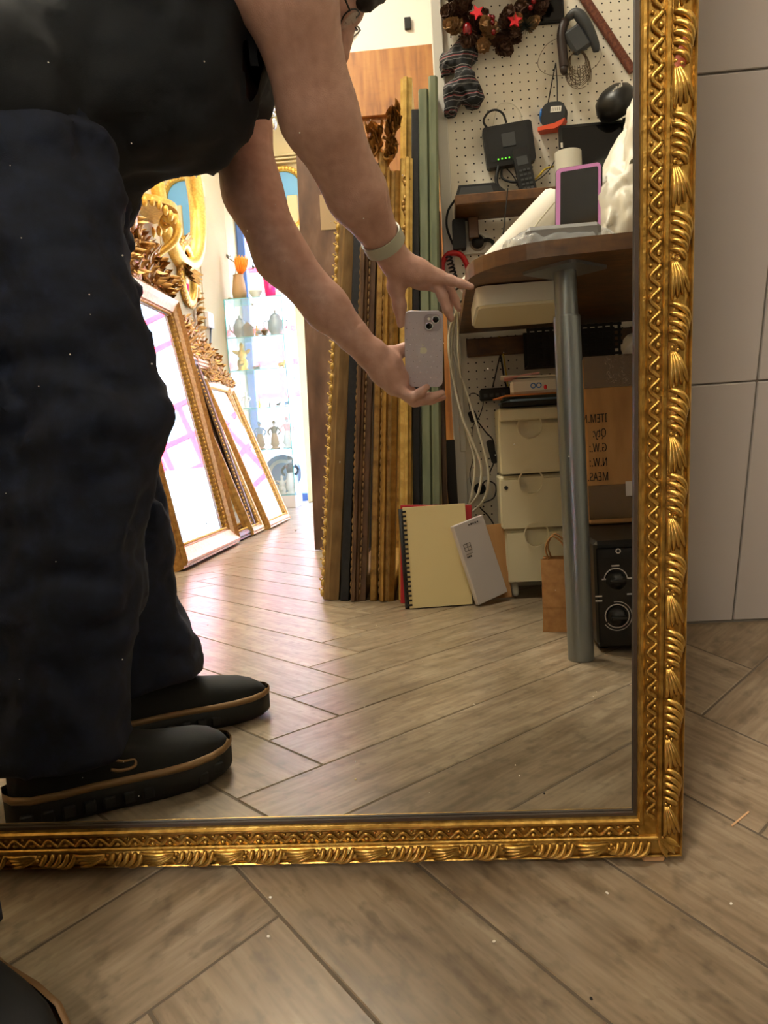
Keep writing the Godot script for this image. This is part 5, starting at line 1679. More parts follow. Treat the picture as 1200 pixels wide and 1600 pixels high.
	st = ST(); ball(st, Vector3(0.030, 0.016, -0.060), Vector3(0.005, 0.007, 0.001), 8, 5); obj(st, "red_print", M.red_star, t)
	# black box behind the drawers
	t = thing("switch_box", "flat black network box on the pegboard above the drawers", "network box", Vector3(0.170, 0.612, 1.612))
	st = ST(); box(st, Vector3.ZERO, Vector3(0.092, 0.036, 0.06), 0.004); obj(st, "case", M.matte_black, t)
	for k in 4:
		st = ST(); box(st, Vector3(-0.030 + k * 0.018, -0.004, -0.0304), Vector3(0.011, 0.010, 0.001)); obj(st, "port", M.grey_plastic, t)
	# black perforated basket
	t = thing("wire_basket", "black perforated plastic basket under the desk beside the box", "basket", Vector3(0.395, 0.676, 1.52))
	st = ST()
	for k in 13: box(st, Vector3(-0.13 + k * 0.0215, 0.055, -0.05), Vector3(0.008, 0.11, 0.004))
	for k in 7: box(st, Vector3(0, 0.006 + k * 0.0165, -0.05), Vector3(0.27, 0.0075, 0.0045))
	obj(st, "front_grid", M.matte_black, t)
	st = ST(); box(st, Vector3(0, 0.055, 0.045), Vector3(0.27, 0.11, 0.004)); box(st, Vector3(0, 0.003, 0), Vector3(0.27, 0.005, 0.09)); obj(st, "shell", M.matte_black, t)
	# cardboard carton with print
	t = thing("cardboard_box", "tall taped cardboard carton with printed lines behind the metal leg", "box", Vector3(0.462, 0.245, 1.12))
	st = ST(); box(st, Vector3(0, 0.205, 0.11), Vector3(0.215, 0.41, 0.22), 0.004); obj(st, "carton", M.cardboard, t)
	st = ST(); box(st, Vector3(0, 0.375, -0.0012), Vector3(0.216, 0.078, 0.002), 0.0006); obj(st, "tape_band", M.packing_tape, t)
	st = ST(); box(st, Vector3(0, 0.055, -0.0012), Vector3(0.216, 0.085, 0.002), 0.0006); obj(st, "tape_band", M.packing_tape, t)
	st = ST(); box(st, Vector3(0.0, 0.085, -0.0030), Vector3(0.034, 0.036, 0.001)); obj(st, "paper_label", M.white_card, t)
	st = ST()
	var r := RandomNumberGenerator.new()
	r.seed = 44
	for k in 60:
		var p := Vector3(-0.055 + 0.05 * r.randf(), 0.345 + 0.06 * r.randf(), -0.003)
		tube(st, [p, p + Vector3(0.012 * (r.randf() - 0.5), 0.010 * (r.randf() - 0.3), -0.002)], 0.0007, 4)
	obj(st, "film_creases", M.clear_wrap, t).set_meta("kind", "stuff")
	var lines := ["ITEM.NO:", "Qty:", "G.W.:", "N.W.:", "MEAS.:"]
	for k in 5:
		var size := 0.022
		var wide: float = lines[k].length() * 0.0115
		letters(lines[k], size, M.ink, t, Transform3D(rot(Vector3.UP, 180) * Basis.from_scale(Vector3(0.85, 1.25, 1)), Vector3(-0.056 - wide * 0.42, 0.262 - k * 0.036, -0.0008)), "print", 0.001)
	# crumpled white bag on the carton
	t = thing("white_wad", "crumpled white paper on top of the cardboard carton", "paper", Vector3(0.515, 0.656, 1.19))
	var f := Field.new(Vector3(-0.07, -0.02, -0.07), Vector3(0.07, 0.09, 0.07), 0.006)
	f.cap(Vector3(-0.015, 0.028, 0), Vector3(0.02, 0.030, 0), 0.034, 0.038, 0.02)
	var nz := FastNoiseLite.new()
	nz.seed = 6
	nz.frequency = 1.0
	f.wrinkle(nz, 0.016, Vector3(40, 40, 40))
	f.cut_below(func(p: Vector3): return 0.001 - p.y)
	obj(fields_mesh([f]), "crumple", M.paper, t)
	# black appliance with two dials
	t = thing("toaster_oven", "black appliance with two round dials under the cardboard carton", "oven", Vector3(0.430, 0, 0.825))
	st = ST(); box(st, Vector3(0, 0.128, 0.20), Vector3(0.245, 0.228, 0.40), 0.008); obj(st, "body", M.dark_plastic, t)
	st = ST(); box(st, Vector3(0, 0.122, -0.004), Vector3(0.238, 0.212, 0.010), 0.002); obj(st, "control_panel", M.screen, t)
	for p in [[-0.100, 0.05], [0.10, 0.05], [-0.10, 0.34], [0.10, 0.34]]:
		st = ST(); lathe(st, [[0.0, 0.0], [0.012, 0.0], [0.013, 0.018], [0.0, 0.018]], 12, Transform3D(Basis(), Vector3(p[0], 0, p[1]))); obj(st, "foot", M.matte_black, t)
	for p in [[-0.081, 0.160, 0.024], [-0.081, 0.082, 0.025]]:
		st = ST()
		lathe(st, [[0.0, 0.020], [0.018, 0.018], [0.021, 0.0]], 24, Transform3D(rot(Vector3.RIGHT, -90), Vector3(p[0], p[1], -0.009)))
		box(st, Vector3(p[0], p[1], -0.032), Vector3(0.034, 0.007, 0.010), 0.002)
		var kb := obj(st, "dial", M.dark_plastic, t)
		var arc := []
		for i in 25:
			var a := lerpf(0.05, PI - 0.05, i / 24.0) if p[1] > 0.12 else lerpf(-2.5, 3.6, i / 24.0)
			arc.append(Vector3(p[0] + cos(a) * p[2], p[1] + sin(a) * p[2], -0.0095))
		st = ST(); tube(st, arc, 0.0013, 5); obj(st, "dial_scale", M.white_card, kb)
	st = ST()
	var arc2 := []
	for i in 25:
		var a := lerpf(0.6, 4.9, i / 24.0)
		arc2.append(Vector3(-0.081 - cos(a) * 0.031, 0.082 - sin(a) * 0.031, -0.0095))
	tube(st, arc2, 0.0008, 4)
	for k in [[-0.048, 0.128, 0.022], [-0.118, 0.126, 0.014], [-0.118, 0.116, 0.014], [-0.105, 0.162, 0.010], [-0.050, 0.162, 0.012], [-0.081, 0.190, 0.016]]:
		box(st, Vector3(k[0], k[1], -0.0094), Vector3(k[2], 0.0028, 0.001))
	obj(st, "panel_print", M.white_card, t).set_meta("kind", "stuff")
	st = ST(); lathe(st, [[0.0035, 0.0], [0.0055, 0.0], [0.0055, 0.001], [0.0035, 0.001]], 16, Transform3D(rot(Vector3.RIGHT, -90), Vector3(-0.074, 0.221, -0.0090)), true); obj(st, "indicator_ring", M.white_card, t)
	# paper carrier bag
	t = thing("paper_bag", "small brown paper bag with twisted handles beside the metal leg", "bag", Vector3(0.262, 0, 1.065))
	t.rotation_degrees = Vector3(0, 14, 0)
	st = ST()
	st.set_smooth_group(-1)
	var prof := [[0.0, 0.036, 0.042], [0.055, 0.034, 0.040], [0.062, 0.0345, 0.0405], [0.12, 0.034, 0.036], [0.175, 0.036, 0.026]]
	for i in prof.size() - 1:
		var p: Array = prof[i]
		var q: Array = prof[i + 1]
		var lo := [Vector3(-p[1], p[0], -p[2]), Vector3(p[1], p[0], -p[2]), Vector3(p[1] - 0.008, p[0], 0), Vector3(p[1], p[0], p[2]), Vector3(-p[1], p[0], p[2]), Vector3(-p[1] + 0.008, p[0], 0)]
		var hi := [Vector3(-q[1], q[0], -q[2]), Vector3(q[1], q[0], -q[2]), Vector3(q[1] - 0.012, q[0], 0), Vector3(q[1], q[0], q[2]), Vector3(-q[1], q[0], q[2]), Vector3(-q[1] + 0.012, q[0], 0)]
		for k in 6:
			var n := (k + 1) % 6
			quad(st, lo[n], lo[k], hi[k], hi[n])
	box(st, Vector3(0, 0.002, 0), Vector3(0.070, 0.003, 0.082))
	obj(st, "sack", M.kraft, t)
	for z in [-0.024, 0.022]:
		st = ST(); tube(st, curve([Vector3(-0.016, 0.172, z), Vector3(-0.022, 0.205, z - 0.006), Vector3(-0.004, 0.232, z - 0.010), Vector3(0.020, 0.210, z - 0.004), Vector3(0.026, 0.172, z)], 5), 0.0024, 6); obj(st, "handle", M.kraft, t)
	# spiral-bound book, red folder, white notebook leaning on the stack
	t = thing("red_folder", "red folder standing behind the spiral notebook", "folder", Vector3(-0.040, 0, 1.415))
	t.rotation_degrees = Vector3(5.5, -4, -3.5)
	st = ST(); box(st, Vector3(-0.005, 0.148, 0), Vector3(0.21, 0.290, 0.008), 0.002); obj(st, "cover", M.red_folder, t)
	t = thing("spiral_notebook", "cream notebook with a black comb binding leaning on the frames", "notebook", Vector3(-0.030, 0.001, 1.372))
	t.rotation_degrees = Vector3(7, -5, 0.5)
	st = ST(); box(st, Vector3(0, 0.148, 0), Vector3(0.182, 0.292, 0.005), 0.001); obj(st, "cover", M.cream_paper, t)
	st = ST(); box(st, Vector3(0.0, 0.147, 0.006), Vector3(0.182, 0.29, 0.006), 0.001); obj(st, "pages", M.paper, t)
	st = ST(); box(st, Vector3(-0.006, 0.146, 0.0115), Vector3(0.195, 0.29, 0.004), 0.001); obj(st, "back_cover", M.ink, t)
	st = ST(); tube(st, [Vector3(-0.096, 0.004, 0.005), Vector3(-0.096, 0.290, 0.005)], 0.0065, 10)
	var comb := obj(st, "comb_binding", M.ink, t)
	for k in 21:
		st = ST(); box(st, Vector3(-0.0885, 0.012 + k * 0.0135, -0.0005), Vector3(0.013, 0.0058, 0.009), 0.001); obj(st, "ring", M.ink, comb)
	t = thing("white_notebook", "white notebook with a small printed table leaning beside the drawers", "notebook", Vector3(0.118, 0.012, 1.392))
	t.rotation_degrees = Vector3(9, -34, 12)
	st = ST(); box(st, Vector3(0, 0.122, 0), Vector3(0.112, 0.238, 0.016), 0.002); obj(st, "cover", M.white_card, t)
	st = ST()
	for k in 4: box(st, Vector3(-0.030, 0.180 - k * 0.010, -0.0083), Vector3(0.024, 0.0010, 0.0006))
	for k in 3: box(st, Vector3(-0.042 + k * 0.012, 0.170, -0.0083), Vector3(0.0010, 0.020, 0.0006))
	for k in 5: box(st, Vector3(0.030 - k * 0.008, 0.228, -0.0083), Vector3(0.005, 0.003 + 0.002 * (k % 2), 0.0006))
	for k in 3: box(st, Vector3(-0.028 - k * 0.006, 0.142, -0.0083), Vector3(0.004, 0.005, 0.0006))
	obj(st, "print", M.ink, t)
	# kraft sheet between notebook and drawers
	st = ST(); box(st, Vector3(0, 0.11, 0), Vector3(0.09, 0.22, 0.006), 0.001)
	var o := solo(st, "cardboard_sheet", M.cardboard, "brown cardboard sheet leaning behind the white notebook", "cardboard", Vector3(0.135, 0.002, 1.455))
	o.rotation_degrees = Vector3(8, 8, 4)
	# white cable duct and cables on the pegboard
	st = ST(); box(st, Vector3(0, 0.19, 0), Vector3(0.020, 0.38, 0.020), 0.003)
	solo(st, "cable_duct", M.white_plastic, "white plastic cable duct up the pegboard's left edge", "cable duct", Vector3(0.064, 0.44, 1.632))
	cable("white_cable", "white cable hanging in a wide loop, leftmost of the bundle", M.cable_white, [Vector3(0.066, 0.853, 1.45), Vector3(0.040, 0.803, 1.50), Vector3(0.034, 0.738, 1.50), Vector3(0.045, 0.645, 1.52), Vector3(0.062, 0.548, 1.52), Vector3(0.089, 0.470, 1.52), Vector3(0.112, 0.391, 1.52), Vector3(0.100, 0.314, 1.52), Vector3(0.073, 0.277, 1.54)], 0.0042)
	cable("white_cable", "white cable hanging straight down behind the loop", M.cable_white, [Vector3(0.062, 0.850, 1.45), Vector3(0.049, 0.797, 1.53), Vector3(0.041, 0.722, 1.53), Vector3(0.050, 0.626, 1.53), Vector3(0.072, 0.510, 1.53), Vector3(0.094, 0.412, 1.53), Vector3(0.081, 0.315, 1.53), Vector3(0.063, 0.257, 1.55)], 0.0040)
	cable("white_cable", "short white cable beside the desk's rounded corner", M.cable_white, [Vector3(0.064, 0.845, 1.42), Vector3(0.064, 0.792, 1.48), Vector3(0.061, 0.736, 1.50), Vector3(0.066, 0.661, 1.52)], 0.0032)
	cable("white_cable", "white cable swinging right towards the drawers, rightmost of the bundle", M.cable_white, [Vector3(0.042, 0.761, 1.54), Vector3(0.066, 0.674, 1.54), Vector3(0.095, 0.566, 1.54), Vector3(0.122, 0.448, 1.54), Vector3(0.134, 0.360, 1.54), Vector3(0.117, 0.293, 1.54), Vector3(0.082, 0.255, 1.56)], 0.0040)
	cable("black_wire", "black wire crossing down from the desk batten, left one of a crossed pair", M.cable_black, [Vector3(0.210, 0.780, 1.61), Vector3(0.192, 0.729, 1.61), Vector3(0.178, 0.681, 1.61), Vector3(0.164, 0.633, 1.61)], 0.0022)
	cable("black_wire", "black wire crossing down from the desk batten, right one of a crossed pair", M.cable_black, [Vector3(0.175, 0.780, 1.60), Vector3(0.192, 0.729, 1.60), Vector3(0.200, 0.660, 1.60), Vector3(0.206, 0.632, 1.60)], 0.0028)
	cable("yellow_cable", "yellow cable under the desk beside the crossed wires", M.cable_yellow, [Vector3(0.190, 0.785, 1.595), Vector3(0.202, 0.717, 1.595), Vector3(0.210, 0.632, 1.60)], 0.0024)
	cable("black_wire", "thin black wire with a small adapter, looping on the pegboard", M.cable_black, [Vector3(0.091, 0.569, 1.63), Vector3(0.089, 0.609, 1.63), Vector3(0.104, 0.621, 1.63), Vector3(0.123, 0.610, 1.63), Vector3(0.134, 0.590, 1.63), Vector3(0.120, 0.547, 1.63), Vector3(0.099, 0.519, 1.63), Vector3(0.092, 0.470, 1.63), Vector3(0.098, 0.430, 1.63), Vector3(0.081, 0.371, 1.63), Vector3(0.085, 0.330, 1.63)], 0.0014)
	cable("black_wire", "black wire running from the inline adapter to the drawers", M.cable_black, [Vector3(0.109, 0.538, 1.62), Vector3(0.137, 0.497, 1.62), Vector3(0.159, 0.466, 1.62), Vector3(0.158, 0.406, 1.62), Vector3(0.142, 0.367, 1.62), Vector3(0.136, 0.327, 1.62)], 0.0022)
	st = ST(); box(st, Vector3.ZERO, Vector3(0.024, 0.036, 0.020), 0.004)
	o = solo(st, "inline_adapter", M.matte_black, "small black inline adapter on the pegboard wires", "adapter", Vector3(0.100, 0.548, 1.628))
	o.rotation_degrees = Vector3(0, 0, 18)
	st = ST(); slab(st, rounded_rect(0.020, 0.075, 0.008, 4), 0.018, Transform3D(), true)
	o = solo(st, "cord_switch", M.matte_black, "slim black cord switch hanging left of the drawers", "switch", Vector3(0.152, 0.435, 1.600))
	o.rotation_degrees = Vector3(0, 0, 12)
	t = thing("wall_socket", "low white wall socket with a round black plug behind the notebooks", "socket", Vector3(0.110, 0.320, 1.640))
	st = ST(); slab(st, rounded_rect(0.075, 0.075, 0.010, 4), 0.014, Transform3D(), true); obj(st, "plate", M.white_plastic, t)
	st = ST(); lathe(st, [[0.0, 0.03], [0.016, 0.028], [0.019, 0.0]], 18, Transform3D(rot(Vector3.RIGHT, -90), Vector3(0.0, 0.0, -0.006))); obj(st, "plug", M.matte_black, t)
	cable("black_wire", "black wire tangled around the low wall socket", M.cable_black, [Vector3(0.110, 0.320, 1.60), Vector3(0.128, 0.345, 1.61), Vector3(0.158, 0.330, 1.61), Vector3(0.150, 0.290, 1.61), Vector3(0.105, 0.269, 1.61), Vector3(0.130, 0.235, 1.61), Vector3(0.150, 0.20, 1.60)], 0.0022)

# ------------------------------------------------------------------ leaning gilt mirrors along the left wall
# a crest of scrolls, leaves and a shell in the plane of x (along) and y (up), standing forward along z
func crest(w: float, h: float, sd: int, dense := 1.0) -> SurfaceTool:
	var st := ST()
	var r := RandomNumberGenerator.new()
	r.seed = sd
	for side in [-1, 1]:
		var n := int(9 * dense)
		for i in n:
			var f := float(i) / n
			var top := h * (0.25 + 0.75 * pow(1.0 - f, 1.3))
			for j in 4:
				var y := top * (0.10 + 0.28 * j) * (0.8 + 0.35 * r.randf())
				var c := Vector3(side * (0.04 + f * (w / 2 - 0.04)), y, 0.012 + 0.02 * r.randf())
				scroll(st, c, Vector3.RIGHT * side, Vector3.UP, h * (0.06 + 0.05 * r.randf()), 1.2 + 0.5 * r.randf(), h * 0.024, r.randf() * TAU)
				var a := r.randf() * TAU
				leaf(st, c + Vector3(0, 0, 0.01), Vector3(cos(a), sin(a) + 0.4, 0.35), Vector3(0, 0, 1), h * (0.13 + 0.10 * r.randf()), h * 0.075, 0.9, 4, 0.4)
		var pts := []
		for i in 8:
			var f := i / 7.0
			pts.append(Vector3(side * (0.02 + f * w / 2), h * (0.95 * pow(1.0 - f, 1.5) + 0.06 * sin(f * 11.0)), 0.01))
		tube(st, curve(pts, 4), h * 0.035, 7)
	for k in 7:
		var a := lerpf(-1.0, 1.0, k / 6.0)
		leaf(st, Vector3(0, h * 0.78, 0.02), Vector3(sin(a), cos(a), 0.25), Vector3(0, 0, 1), h * 0.30, h * 0.12, 0.7, 5, 0.4)
	ball(st, Vector3(0, h * 0.76, 0.03), Vector3(0.05, 0.05, 0.035) * (h / 0.35), 10, 6)
	return st

# profile holds [outward, forward]; the frame stands along world z, leaning back against the wall
func leaning_mirror(called: String, label: String, cat: String, x: float, z0: float, z1: float, height: float, lean: float, fw: float, prof: Array, m: Material, glass: Material, crest_h: float, sd: int, group := "") -> Node3D:
	var t := thing(called, label, cat, Vector3(x, 0, (z0 + z1) / 2), group)
	var up := Vector3(-sin(lean), cos(lean), 0)
	var nrm := Vector3(cos(lean), sin(lean), 0)
	t.basis = Basis(Vector3(0, 0, -1), up, nrm)
	var w := z1 - z0 - 2 * fw
	var h := height - 2 * fw
	var a := Vector3(-w / 2, fw, 0)
	var sides := [["bottom_rail", a, Vector3.RIGHT, Vector3.DOWN, w], ["stile", a + Vector3(w, 0, 0), Vector3.UP, Vector3.RIGHT, h], ["top_rail", a + Vector3(w, h, 0), Vector3.LEFT, Vector3.UP, w], ["stile", a + Vector3(0, h, 0), Vector3.DOWN, Vector3.LEFT, h]]
	var bead := ST()
	for s in sides:
		obj(moulding(prof, s[1], s[2], s[3], s[4]), s[0], m, t)
		var n := int(s[4] / 0.022)
		for i in n:
			ball(bead, s[1] + s[2] * ((i + 0.5) * s[4] / n) + s[3] * 0.006 + Vector3(0, 0, prof[1][1]), Vector3(0.007, 0.007, 0.006), 6, 4)
	obj(bead, "beading", M.shop_gilt_bright, t).set_meta("kind", "stuff")
	if glass:
		var st := ST()
		box(st, Vector3(0, fw + h / 2, 0.0), Vector3(w + 0.01, h + 0.01, 0.004)); obj(st, "mirror_glass", glass, t)
	if crest_h > 0:
		obj(crest(w + fw, crest_h, sd, 1.9), "crest", M.shop_gilt, t, Transform3D(Basis(), Vector3(0, height - 0.015, 0.01)))
	return t

func build_shop_left():
	var st: SurfaceTool
	var t: Node3D
	var broad := [[0.0, 0.0], [0.004, 0.012], [0.014, 0.014], [0.018, 0.022], [0.050, 0.034], [0.075, 0.050], [0.085, 0.046], [0.090, 0.034], [0.100, 0.032], [0.105, 0.0], [0.105, -0.03], [0.0, -0.03]]
	var slim := [[0.0, 0.0], [0.004, 0.010], [0.012, 0.012], [0.022, 0.022], [0.036, 0.024], [0.044, 0.016], [0.052, 0.022], [0.058, 0.0], [0.058, -0.025], [0.0, -0.025]]
	var flute := [[0.0, 0.0], [0.004, 0.010], [0.016, 0.010], [0.018, 0.018], [0.026, 0.022], [0.034, 0.018], [0.036, 0.024], [0.046, 0.028], [0.056, 0.024], [0.058, 0.030], [0.068, 0.034], [0.078, 0.030], [0.080, 0.0], [0.080, -0.03], [0.0, -0.03]]
	leaning_mirror("leaning_mirror", "broad gilt mirror with a tall carved crest, nearest on the left wall", "mirror", -1.150, 2.335, 3.255, 1.34, 0.180, 0.105, broad, M.shop_gilt, M.old_mirror, 0.40, 3, "gilt mirrors leaning along the left wall")
	leaning_mirror("leaning_mirror", "gilt mirror mostly hidden behind the broad crested one", "mirror", -1.235, 2.28, 3.20, 1.52, 0.170, 0.080, slim_to(flute, 0.080), M.shop_gilt, null, 0.36, 5, "gilt mirrors leaning along the left wall")
	leaning_mirror("leaning_picture_frame", "brown and gold frame edge leaning behind the crested mirror", "picture frame", -1.160, 3.30, 3.78, 1.10, 0.27, 0.058, slim, M.frame_brown, null, 0.0, 0)
	leaning_mirror("leaning_picture_frame", "fluted gilt frame leaning between the two mirrors", "picture frame", -1.205, 3.42, 4.46, 1.13, 0.27, 0.080, flute, M.shop_gilt, null, 0.26, 9)
	leaning_mirror("leaning_picture_frame", "narrow dark gold frame edge leaning before the small mirror", "picture frame", -1.145, 3.60, 3.90, 1.02, 0.33, 0.058, slim, M.frame_gold, null, 0.0, 0)
	leaning_mirror("leaning_mirror", "smaller gilt mirror with a carved top, farthest on the left wall", "mirror", -1.120, 3.935, 4.590, 1.02, 0.345, 0.058, slim, M.shop_gilt, M.old_mirror, 0.15, 11, "gilt mirrors leaning along the left wall")
	# scrolled feet of the small mirror
	# wall console with a carved S-shaped leg
	t = thing("wall_console", "gold carved wall bracket shelf above the crested mirrors", "wall shelf", Vector3(LEFT + 0.012, 2.02, 3.95))
	st = ST()
	var half := PackedVector2Array()
	for i in 17:
		var a := -PI / 2 + PI * i / 16
		half.append(Vector2(cos(a) * 0.24, sin(a) * 0.26))
	slab(st, half, 0.035, Transform3D(Basis(Vector3.RIGHT, Vector3.BACK, Vector3.DOWN), Vector3(0, 0.0, 0)), true)
	obj(st, "top", M.shop_gilt_bright, t)
	st = ST()
	for i in 17:
		var a := -PI / 2 + PI * i / 16
		ball(st, Vector3(cos(a) * 0.225, -0.045 - 0.03 * cos(i * 0.8), sin(a) * 0.245), Vector3(0.020, 0.035, 0.022), 7, 5)
	obj(st, "apron", M.shop_gilt_bright, t)
	st = ST()
	tube(st, curve([Vector3(0.15, -0.03, 0.05), Vector3(0.22, -0.10, 0.06), Vector3(0.20, -0.19, 0.05), Vector3(0.10, -0.27, 0.03), Vector3(0.03, -0.34, 0.0), Vector3(0.02, -0.45, 0.0)], 5), [0.03, 0.034, 0.036, 0.036, 0.034, 0.032, 0.03, 0.03, 0.028, 0.028, 0.026, 0.026, 0.026, 0.025, 0.024, 0.024, 0.024, 0.023, 0.022, 0.02, 0.02, 0.02, 0.018, 0.018, 0.016, 0.014], 8)
	scroll(st, Vector3(0.16, -0.08, 0.05), Vector3.RIGHT, Vector3.UP, 0.05, 1.3, 0.014)
	obj(st, "scroll_leg", M.shop_gilt_bright, t)
	wall_oval("large gold oval mirror hanging on the left wall above the mirrors", Vector3(LEFT + 0.02, 2.36, 4.72), 0.46, 0.50, 0.060, true)
	wall_oval("small slim gold oval mirror on the left wall below the large oval", Vector3(LEFT + 0.02, 1.80, 4.78), 0.15, 0.20, 0.030, false)
	# carved gilt fragment and a white wall box
	st = ST()
	for k in 12: leaf(st, Vector3(0.01, k * 0.024, 0), Vector3(0.5, 0.6, sin(k * 2.0)), Vector3(1, 0, 0), 0.085, 0.045, 0.9, 4, 0.4)
	ball(st, Vector3(0.02, 0.30, 0), Vector3(0.04, 0.06, 0.06), 9, 6)
	solo(st, "carved_fragment", M.shop_gilt, "slim gilt wood carving on the left wall near the display cabinet", "carving", Vector3(LEFT + 0.014, 1.40, 4.95))
	t = thing("wall_outlet", "grey switch box on the left wall beside the display cabinet", "switch", Vector3(LEFT + 0.03, 1.55, 5.25))
	st = ST(); box(st, Vector3.ZERO, Vector3(0.035, 0.12, 0.14), 0.006); obj(st, "housing", M.white_card, t)
	st = ST(); tube(st, curve([Vector3(0.0, -0.06, 0.02), Vector3(0.0, -0.12, 0.0), Vector3(0.005, -0.20, -0.05)], 4), 0.008); obj(st, "lead", M.grey_plastic, t)
	for z in [4.62, 5.36]:
		t = thing("wall_plate", "small square beige plate high on the left wall%s" % (" near the window" if z > 5 else " inside the large oval"), "plate", Vector3(LEFT + 0.016, 2.60, z))
		st = ST(); box(st, Vector3.ZERO, Vector3(0.022, 0.12, 0.14), 0.006); obj(st, "cover", M.cream_wall, t)
	# gilt-framed picture above the window, crystal drops
	t = thing("framed_picture", "blue picture in an arched gilt frame high above the shop window", "picture", Vector3(-1.34, 2.45, SHOP_Z - 0.035))
	st = ST(); slab(st, rounded_rect(0.40, 0.52, 0.16, 8), 0.012, Transform3D(Basis(), Vector3(0, 0.32, 0)), true); obj(st, "canvas", M.blue_picture, t)
	st = ST()
	var rim := []
	for p in rounded_rect(0.42, 0.54, 0.17, 8): rim.append(Vector3(p.x, p.y + 0.32, -0.01))
	rim.append(rim[0])
	tube(st, rim, 0.028, 8)
	for i in rim.size(): ball(st, rim[i] + Vector3(0, 0, -0.022), Vector3(0.022, 0.022, 0.014), 6, 4)
	obj(st, "gilt_frame", M.shop_gilt_bright, t)
	t = thing("chandelier", "crystal chandelier drops hanging before the cream wall", "chandelier", Vector3(-0.91, 2.43, 4.0))
	st = ST(); tube(st, [Vector3(0.0, 0.30, 0), Vector3(0.0, CEIL - 2.43, 0)], 0.006); obj(st, "rod", M.brass, t)
	st = ST(); lathe(st, [[0.0, 0.26], [0.02, 0.27], [0.03, 0.30], [0.012, 0.34], [0.0, 0.36]], 14); for k in 6: tube(st, curve([Vector3(0, 0.30, 0), Vector3(cos(k * TAU / 6) * 0.08, 0.28, sin(k * TAU / 6) * 0.08), Vector3(cos(k * TAU / 6) * 0.14, 0.34, sin(k * TAU / 6) * 0.14)], 4), 0.006)
	obj(st, "arms", M.brass, t)
	for k in 7:
		st = ST()
		var a := k * TAU / 6
		var rr := 0.0 if k == 6 else 0.085
		var y := 0.0 if k == 6 else 0.12
		ball(st, Vector3(cos(a) * rr, y + 0.035, sin(a) * rr), Vector3(0.020, 0.036, 0.014), 6, 4)
		for j in 5: ball(st, Vector3(cos(a) * rr, y + 0.09 + j * 0.03, sin(a) * rr), Vector3(0.016, 0.014, 0.010), 6, 3)
		obj(st, "crystal_drop", M.crystal, t)

func slim_to(p: Array, _w: float) -> Array:
	return p

func wall_oval(label: String, at: Vector3, hw: float, hh: float, thick: float, carved: bool):
	var t := thing("oval_mirror", label, "mirror", at)
	var st := ST()
	lathe(st, [[0.0, 0.0], [1.0, 0.0], [1.0, 0.006], [0.0, 0.006]], 36, Transform3D(Basis(Vector3(0, 0, hw), Vector3.RIGHT, Vector3(0, hh, 0)), Vector3.ZERO), true)
	obj(st, "mirror_glass", M.old_mirror, t)
	st = ST()
	var rim := []
	for i in 49:
		var a := TAU * i / 48
		rim.append(Vector3(0.01, sin(a) * hh, cos(a) * hw))
	tube(st, rim, thick, 10, 1.0, false)
	obj(st, "gilt_rim", M.shop_gilt_bright, t)
	st = ST()
	if carved:
		for k in 9:
			var a := lerpf(-1.3, 1.3, k / 8.0)
			leaf(st, Vector3(0.03, -hh - 0.02, 0), Vector3(0.2, -cos(a), sin(a)), Vector3(1, 0, 0), 0.16, 0.07, 0.7, 5, 0.4)
		scroll(st, Vector3(0.03, -hh - 0.06, 0.06), Vector3.BACK, Vector3.UP, 0.06, 1.4, 0.016)
		scroll(st, Vector3(0.03, -hh - 0.06, -0.06), Vector3.FORWARD, Vector3.UP, 0.06, 1.4, 0.016)
	else:
		for i in 40:
			var a := TAU * i / 40
			ball(st, Vector3(0.02, sin(a) * (hh + thick), cos(a) * (hw + thick)), Vector3(0.016, 0.016, 0.016), 6, 4)
		for k in 5:
			var a := lerpf(-1.0, 1.0, k / 4.0)
			leaf(st, Vector3(0.02, hh + thick, 0), Vector3(0.2, cos(a), sin(a)), Vector3(1, 0, 0), 0.08, 0.04, 0.7, 4, 0.4)
	obj(st, "carving", M.shop_gilt, t)

